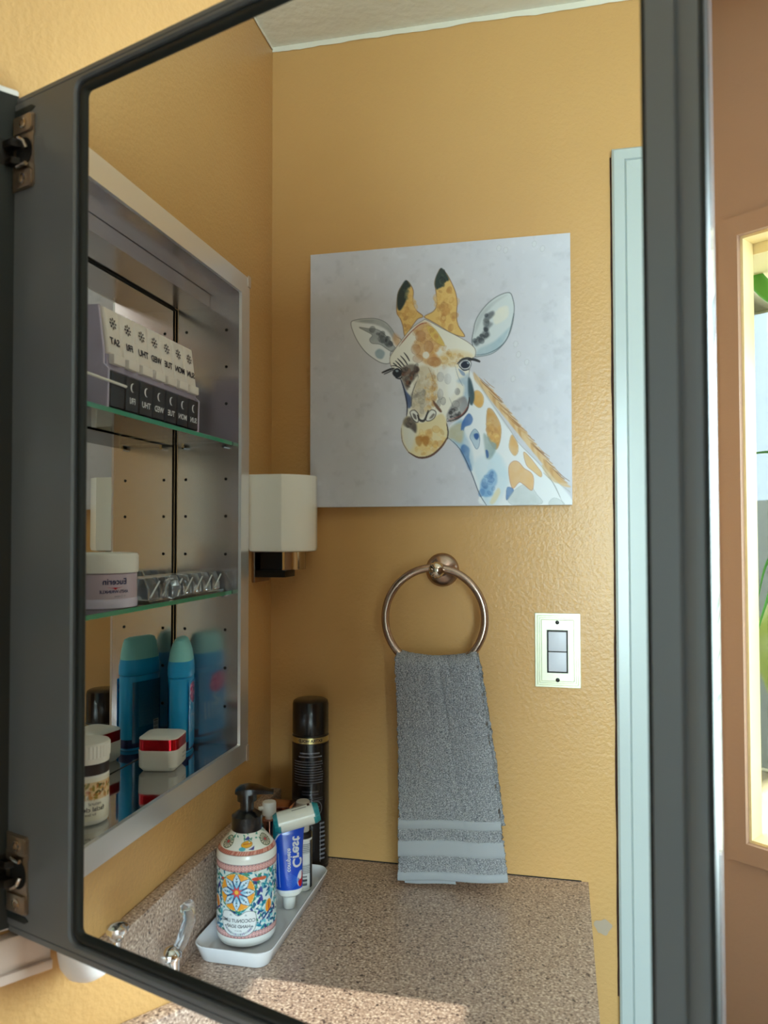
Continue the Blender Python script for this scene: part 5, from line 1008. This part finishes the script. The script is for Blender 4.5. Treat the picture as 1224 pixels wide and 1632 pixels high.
o = b.build('terry_cloth', TERRY, tw, smooth=True, angle=180); md = o.modifiers.new('thickness', 'SOLIDIFY'); md.thickness = 0.0055; md.offset = 0
H = ZT - ZB
def band(name, w0, w1, off, ripple=0.0):
    U, V = np.meshgrid(np.linspace(-.003, 1.003, 120), np.linspace(0, 1, 14)); D = H - (w0 + (w1 - w0) * V)
    x, y, z = towel_front(U, D); y = y + 0.0028 + off * np.sin(np.pi * np.clip(V, .0, 1)) ** .5 + ripple * np.sin(U * 70) * V * .5
    P = np.stack([x, y, z], -1).reshape(-1, 3); idx = np.arange(120 * 14).reshape(14, 120)
    b = MB(); b.v = [tuple(p) for p in P.tolist()]; b.f = [tuple(f) for f in np.stack([idx[:-1, :-1], idx[:-1, 1:], idx[1:, 1:], idx[1:, :-1]], -1).reshape(-1, 4).tolist()]; b.m = [0] * len(b.f)
    b.build(name, TERRYF, tw, smooth=True, angle=180)
band('woven_band', 0.0335, 0.0565, 0.0016); band('woven_band', 0.0725, 0.0860, 0.0016); band('hem', -0.0010, 0.0115, 0.0018, 0.0008)
# inner layer of the folded towel, its corner showing below the hem at the left
b = MB(); U, V = np.meshgrid(np.linspace(0.03, .5, 40), np.linspace(0, 1, 20)); x, y, z = towel_front(U, H - 0.05 + 0.058 * V - .0); y = y + .0058; z = z - .010 * V * (1 - np.clip((U - .2) / .3, 0, 1)) * 0
b.v = [tuple(p) for p in np.stack([x + .004 * V, y - .010, np.maximum(z, ZC + 0.004)], -1).reshape(-1, 3).tolist()]; idx = np.arange(800).reshape(20, 40); b.f = [tuple(f) for f in np.stack([idx[:-1, :-1], idx[:-1, 1:], idx[1:, 1:], idx[1:, :-1]], -1).reshape(-1, 4).tolist()]; b.m = [0] * len(b.f)
b.build('inner_fold', TERRYF, tw, smooth=True, angle=180)

# light switch
sw = thing('light_switch', (0.457, 0, 1.1444), 'stepped metal switch plate with two grey rocker switches', 'light switch')
x0, x1, z0, z1 = 0.4236, 0.4905, 1.1444, 1.2552
def fl(e, y, r=.0006): return [(x, y, z) for x, z in rrect(x0 + e, x1 - e, z0 + e, z1 - e, r, 1)]
b = MB(); b.loops([fl(0, .0003), fl(0, .0030), fl(.0005, .0036), fl(.0030, .0036), fl(.0034, .0030), fl(.0038, .0030), fl(.0042, .0046), fl(.0062, .0046), fl(.0066, .0040), fl(.0070, .0040), fl(.0074, .0056), fl(.0092, .0056), fl(.0096, .0052), fl(.0102, .0066), fl(.0120, .0066)]); b.build('plate', PLATE, sw, smooth=True, angle=25)
b = MB(); b.box(0.4412, 0.4722, 0.0060, 0.0070, 1.1665, 1.2305); b.build('inner_frame', DARKM, sw)
for za, zb_ in ((1.1690, 1.1978), (1.1992, 1.2280)):
    b = MB(); b.box(0.4435, 0.4698, 0.0066, 0.0095, za, zb_); b.build('rocker', SWITCHM, sw, bevel=0.0012)
for zc_ in (1.2418, 1.1562):
    b = MB(); b.loops(ydisc([(.0030, .0066), (.0030, .0074), (.0018, .0080), (.0004, .0080)], 0.4568, zc_, 14)); b.build('screw', DARKM, sw, smooth=True)

# ================================================================== DIRECTLY SEEN EXTRAS
nl = thing('night_light', (0.0, 0.655, 0.985), 'rounded white plastic fixture on the ochre wall, peeking below the dark door', 'wall light')
b = MB(); b.lathe((0.026, 0.664, 1.012), [(0.0, -0.0275), (0.010, -0.0262), (0.018, -0.021), (0.0235, -0.012), (0.0255, 0.0), (0.0255, 0.045), (0.020, 0.056), (0.0, 0.060)], 28, cap0=False, cap1=False); b.build('cover', mat('bright_white_plastic', (244, 238, 236), 0.35, sss=.3), nl, smooth=True)
b = MB(); b.box(0.0004, 0.012, 0.645, 0.683, 1.03, 1.068); b.build('base', WPL, nl, bevel=.002)

# plant in the window box
pl = thing('hanging_plant', (0.16, 1.945, 1.70), 'green strap-leaved plant hanging in the bright window', 'plant')
b = MB(); b.lathe((0.20, 1.955, 1.700), [(0.045, 0.0), (0.060, 0.075), (0.064, 0.076), (0.064, 0.088), (0.056, 0.088), (0.055, 0.078)], 28); b.build('pot', TERRA, pl, smooth=True)
for s_ in (-.05, .05): MB().tube([(0.20 + s_, 1.955, 1.786), (0.20, 1.955, 1.862)], .0012, 6).build('hanger_wire', DARKM, pl)
def leaf(pts, w, m=LEAF, name='leaf'):
    pts = [Vector(p) for p in pts]; b = MB(); n = 16; P = []
    for k in range(n + 1):
        t = k / n * (len(pts) - 1); i = min(int(t), len(pts) - 2); f = t - i; p0, p1, p2, p3 = pts[max(i - 1, 0)], pts[i], pts[i + 1], pts[min(i + 2, len(pts) - 1)]
        P.append(.5 * (2 * p1 + (p2 - p0) * f + (2 * p0 - 5 * p1 + 4 * p2 - p3) * f * f + (3 * p1 - p0 - 3 * p2 + p3) * f ** 3))
    L = []
    for k, p in enumerate(P):
        t = (P[min(k + 1, n)] - P[max(k - 1, 0)]).normalized(); s = t.cross(Vector((0.39, -0.92, 0.0))); s = s.normalized() if s.length > 1e-4 else Vector((1, 0, 0)); nn = s.cross(t).normalized()
        ww = w * max(.04, math.sin(math.pi * min(1, .12 + .88 * k / n)) ** .8); L.append([tuple(p - s * ww), tuple(p - nn * ww * .25), tuple(p + s * ww), tuple(p - nn * (ww * .25 + .0008))])
    b.loops(L); return b.build(name, m, pl, smooth=True)
leaf([(0.170, 1.90, 1.780), (0.125, 1.90, 1.795), (0.085, 1.90, 1.835), (0.060, 1.90, 1.885), (0.068, 1.90, 1.925)], .016)
leaf([(0.20, 1.95, 1.785), (0.18, 1.88, 1.82), (0.17, 1.82, 1.76), (0.168, 1.80, 1.62)], .011)
leaf([(0.22, 1.95, 1.785), (0.25, 1.90, 1.84), (0.30, 1.88, 1.80), (0.32, 1.87, 1.66)], .011, LEAFD)
leaf([(0.20, 1.97, 1.785), (0.24, 1.99, 1.85), (0.29, 2.0, 1.80), (0.30, 2.0, 1.68)], .011)
lp = thing('spider_plant', (0.17, 1.93, 0.8408), 'thin-leaved spider plant standing low in the bright window', 'plant')
b = MB(); b.lathe((0.20, 1.945, 0.8408 + .0005), [(0.04, 0), (0.056, 0.085), (0.060, 0.086), (0.060, 0.098), (0.052, 0.098), (0.05, 0.088)], 28); b.build('pot', CERAM, lp, smooth=True)
pl0, pl = pl, lp
for k in range(26):
    a = random.uniform(0, 6.28); r = random.uniform(.08, .15); h = random.uniform(.12, .42); c_ = Vector((0.20, 1.945, 0.8408 + .09))
    e = c_ + Vector((max(-.155, min(.4, r * math.cos(a))), max(-.13, min(.13, r * math.sin(a))), h * .6)); leaf([c_, c_ + Vector((.25 * r * math.cos(a), .25 * r * math.sin(a), h * .6)), c_ + Vector((.65 * r * math.cos(a), .5 * r * math.sin(a), h)), e], .0045, random.choice([LEAF, LEAFD]))
leaf([(0.20, 1.945, 1.44), (0.16, 1.92, 1.50), (0.10, 1.90, 1.518), (0.046, 1.90, 1.516)], .0030, LEAFD); leaf([(0.20, 1.945, 1.44), (0.15, 1.92, 1.49), (0.105, 1.90, 1.505), (0.094, 1.90, 1.53)], .003)
leaf([(0.20, 1.945, 0.93), (0.20, 1.945, 1.25), (0.20, 1.945, 1.44), (0.19, 1.935, 1.50)], .004, LEAFD, 'stem'); leaf([(0.20, 1.945, 1.20), (0.14, 1.91, 1.33), (0.092, 1.90, 1.32), (0.069, 1.90, 1.24)], .003, LEAFD)
for r_ in (pl0, lp):      # the wall stands a little nearer than the plants were laid out for
    r_.location = CAMP + (Vector(r_.location) - CAMP) * 0.85; r_.scale = (0.85, 0.85, 0.85)
# the garden outside
struct(MB().box(-6, 5, 2.3, 9, -0.3, -0.2).build('ground', SOIL))
def shrub(x, y, r, h, seed, label):
    rg_ = np.random.default_rng(seed); b = MB(); seg, rows = 26, 16; L = []
    for j in range(rows + 1):
        ph = math.pi * j / rows; row = []
        for i in range(seg):
            t = 2 * math.pi * i / seg; k = 1 + .22 * math.sin(3 * t + seed) * math.sin(2 * ph) + rg_.uniform(-.12, .12); row.append((x + r * k * max(.02, math.sin(ph)) * math.cos(t), y + r * k * max(.02, math.sin(ph)) * math.sin(t), -0.2 + h * .5 - h * .5 * math.cos(ph) * (1 + .05 * math.sin(5 * t))))
        L.append(row)
    b.loops(L); t_ = thing('garden_shrub', (x, y, -0.2), label, 'shrub'); b.build('foliage', SHRUB, t_, smooth=True)
    MB().tube([(x, y, -.2), (x, y, .2)], .05, 8).build('stem', TERRA, t_)
shrub(-0.75, 3.9, .62, 1.75, 3, 'sunlit yellow-green shrub seen low through the window'); shrub(0.55, 4.2, .6, 1.6, 5, 'rounder shrub right of the window view, mostly hidden by its frame')
fe = thing('garden_fence', (-0.5, 5.4, -0.2), 'pale board fence beyond the shrubs outside the window', 'fence')
for k in range(22):
    MB().box(-3.2 + k * .25, -3.2 + k * .25 + .23, 5.4, 5.43, -0.2, 1.55).build('board', FENCE, fe)
for z in (.2, 1.3): MB().box(-3.2, 2.3, 5.431, 5.47, z, z + .08).build('rail', FENCE, fe)
# unseen rim added around the ceiling fill light
cl_ = thing('fill_light_rim', (0.95, 1.30, HC), 'round metal rim added on the ceiling around the fill light', 'ceiling light')
MB().lathe((0.95, 1.30, HC - 0.0005), [(0.225, -0.001), (0.225, -0.03), (0.215, -0.032), (0.215, -0.001)], 40, cap0=False, cap1=False).build('rim', NICKEL, cl_, smooth=True)
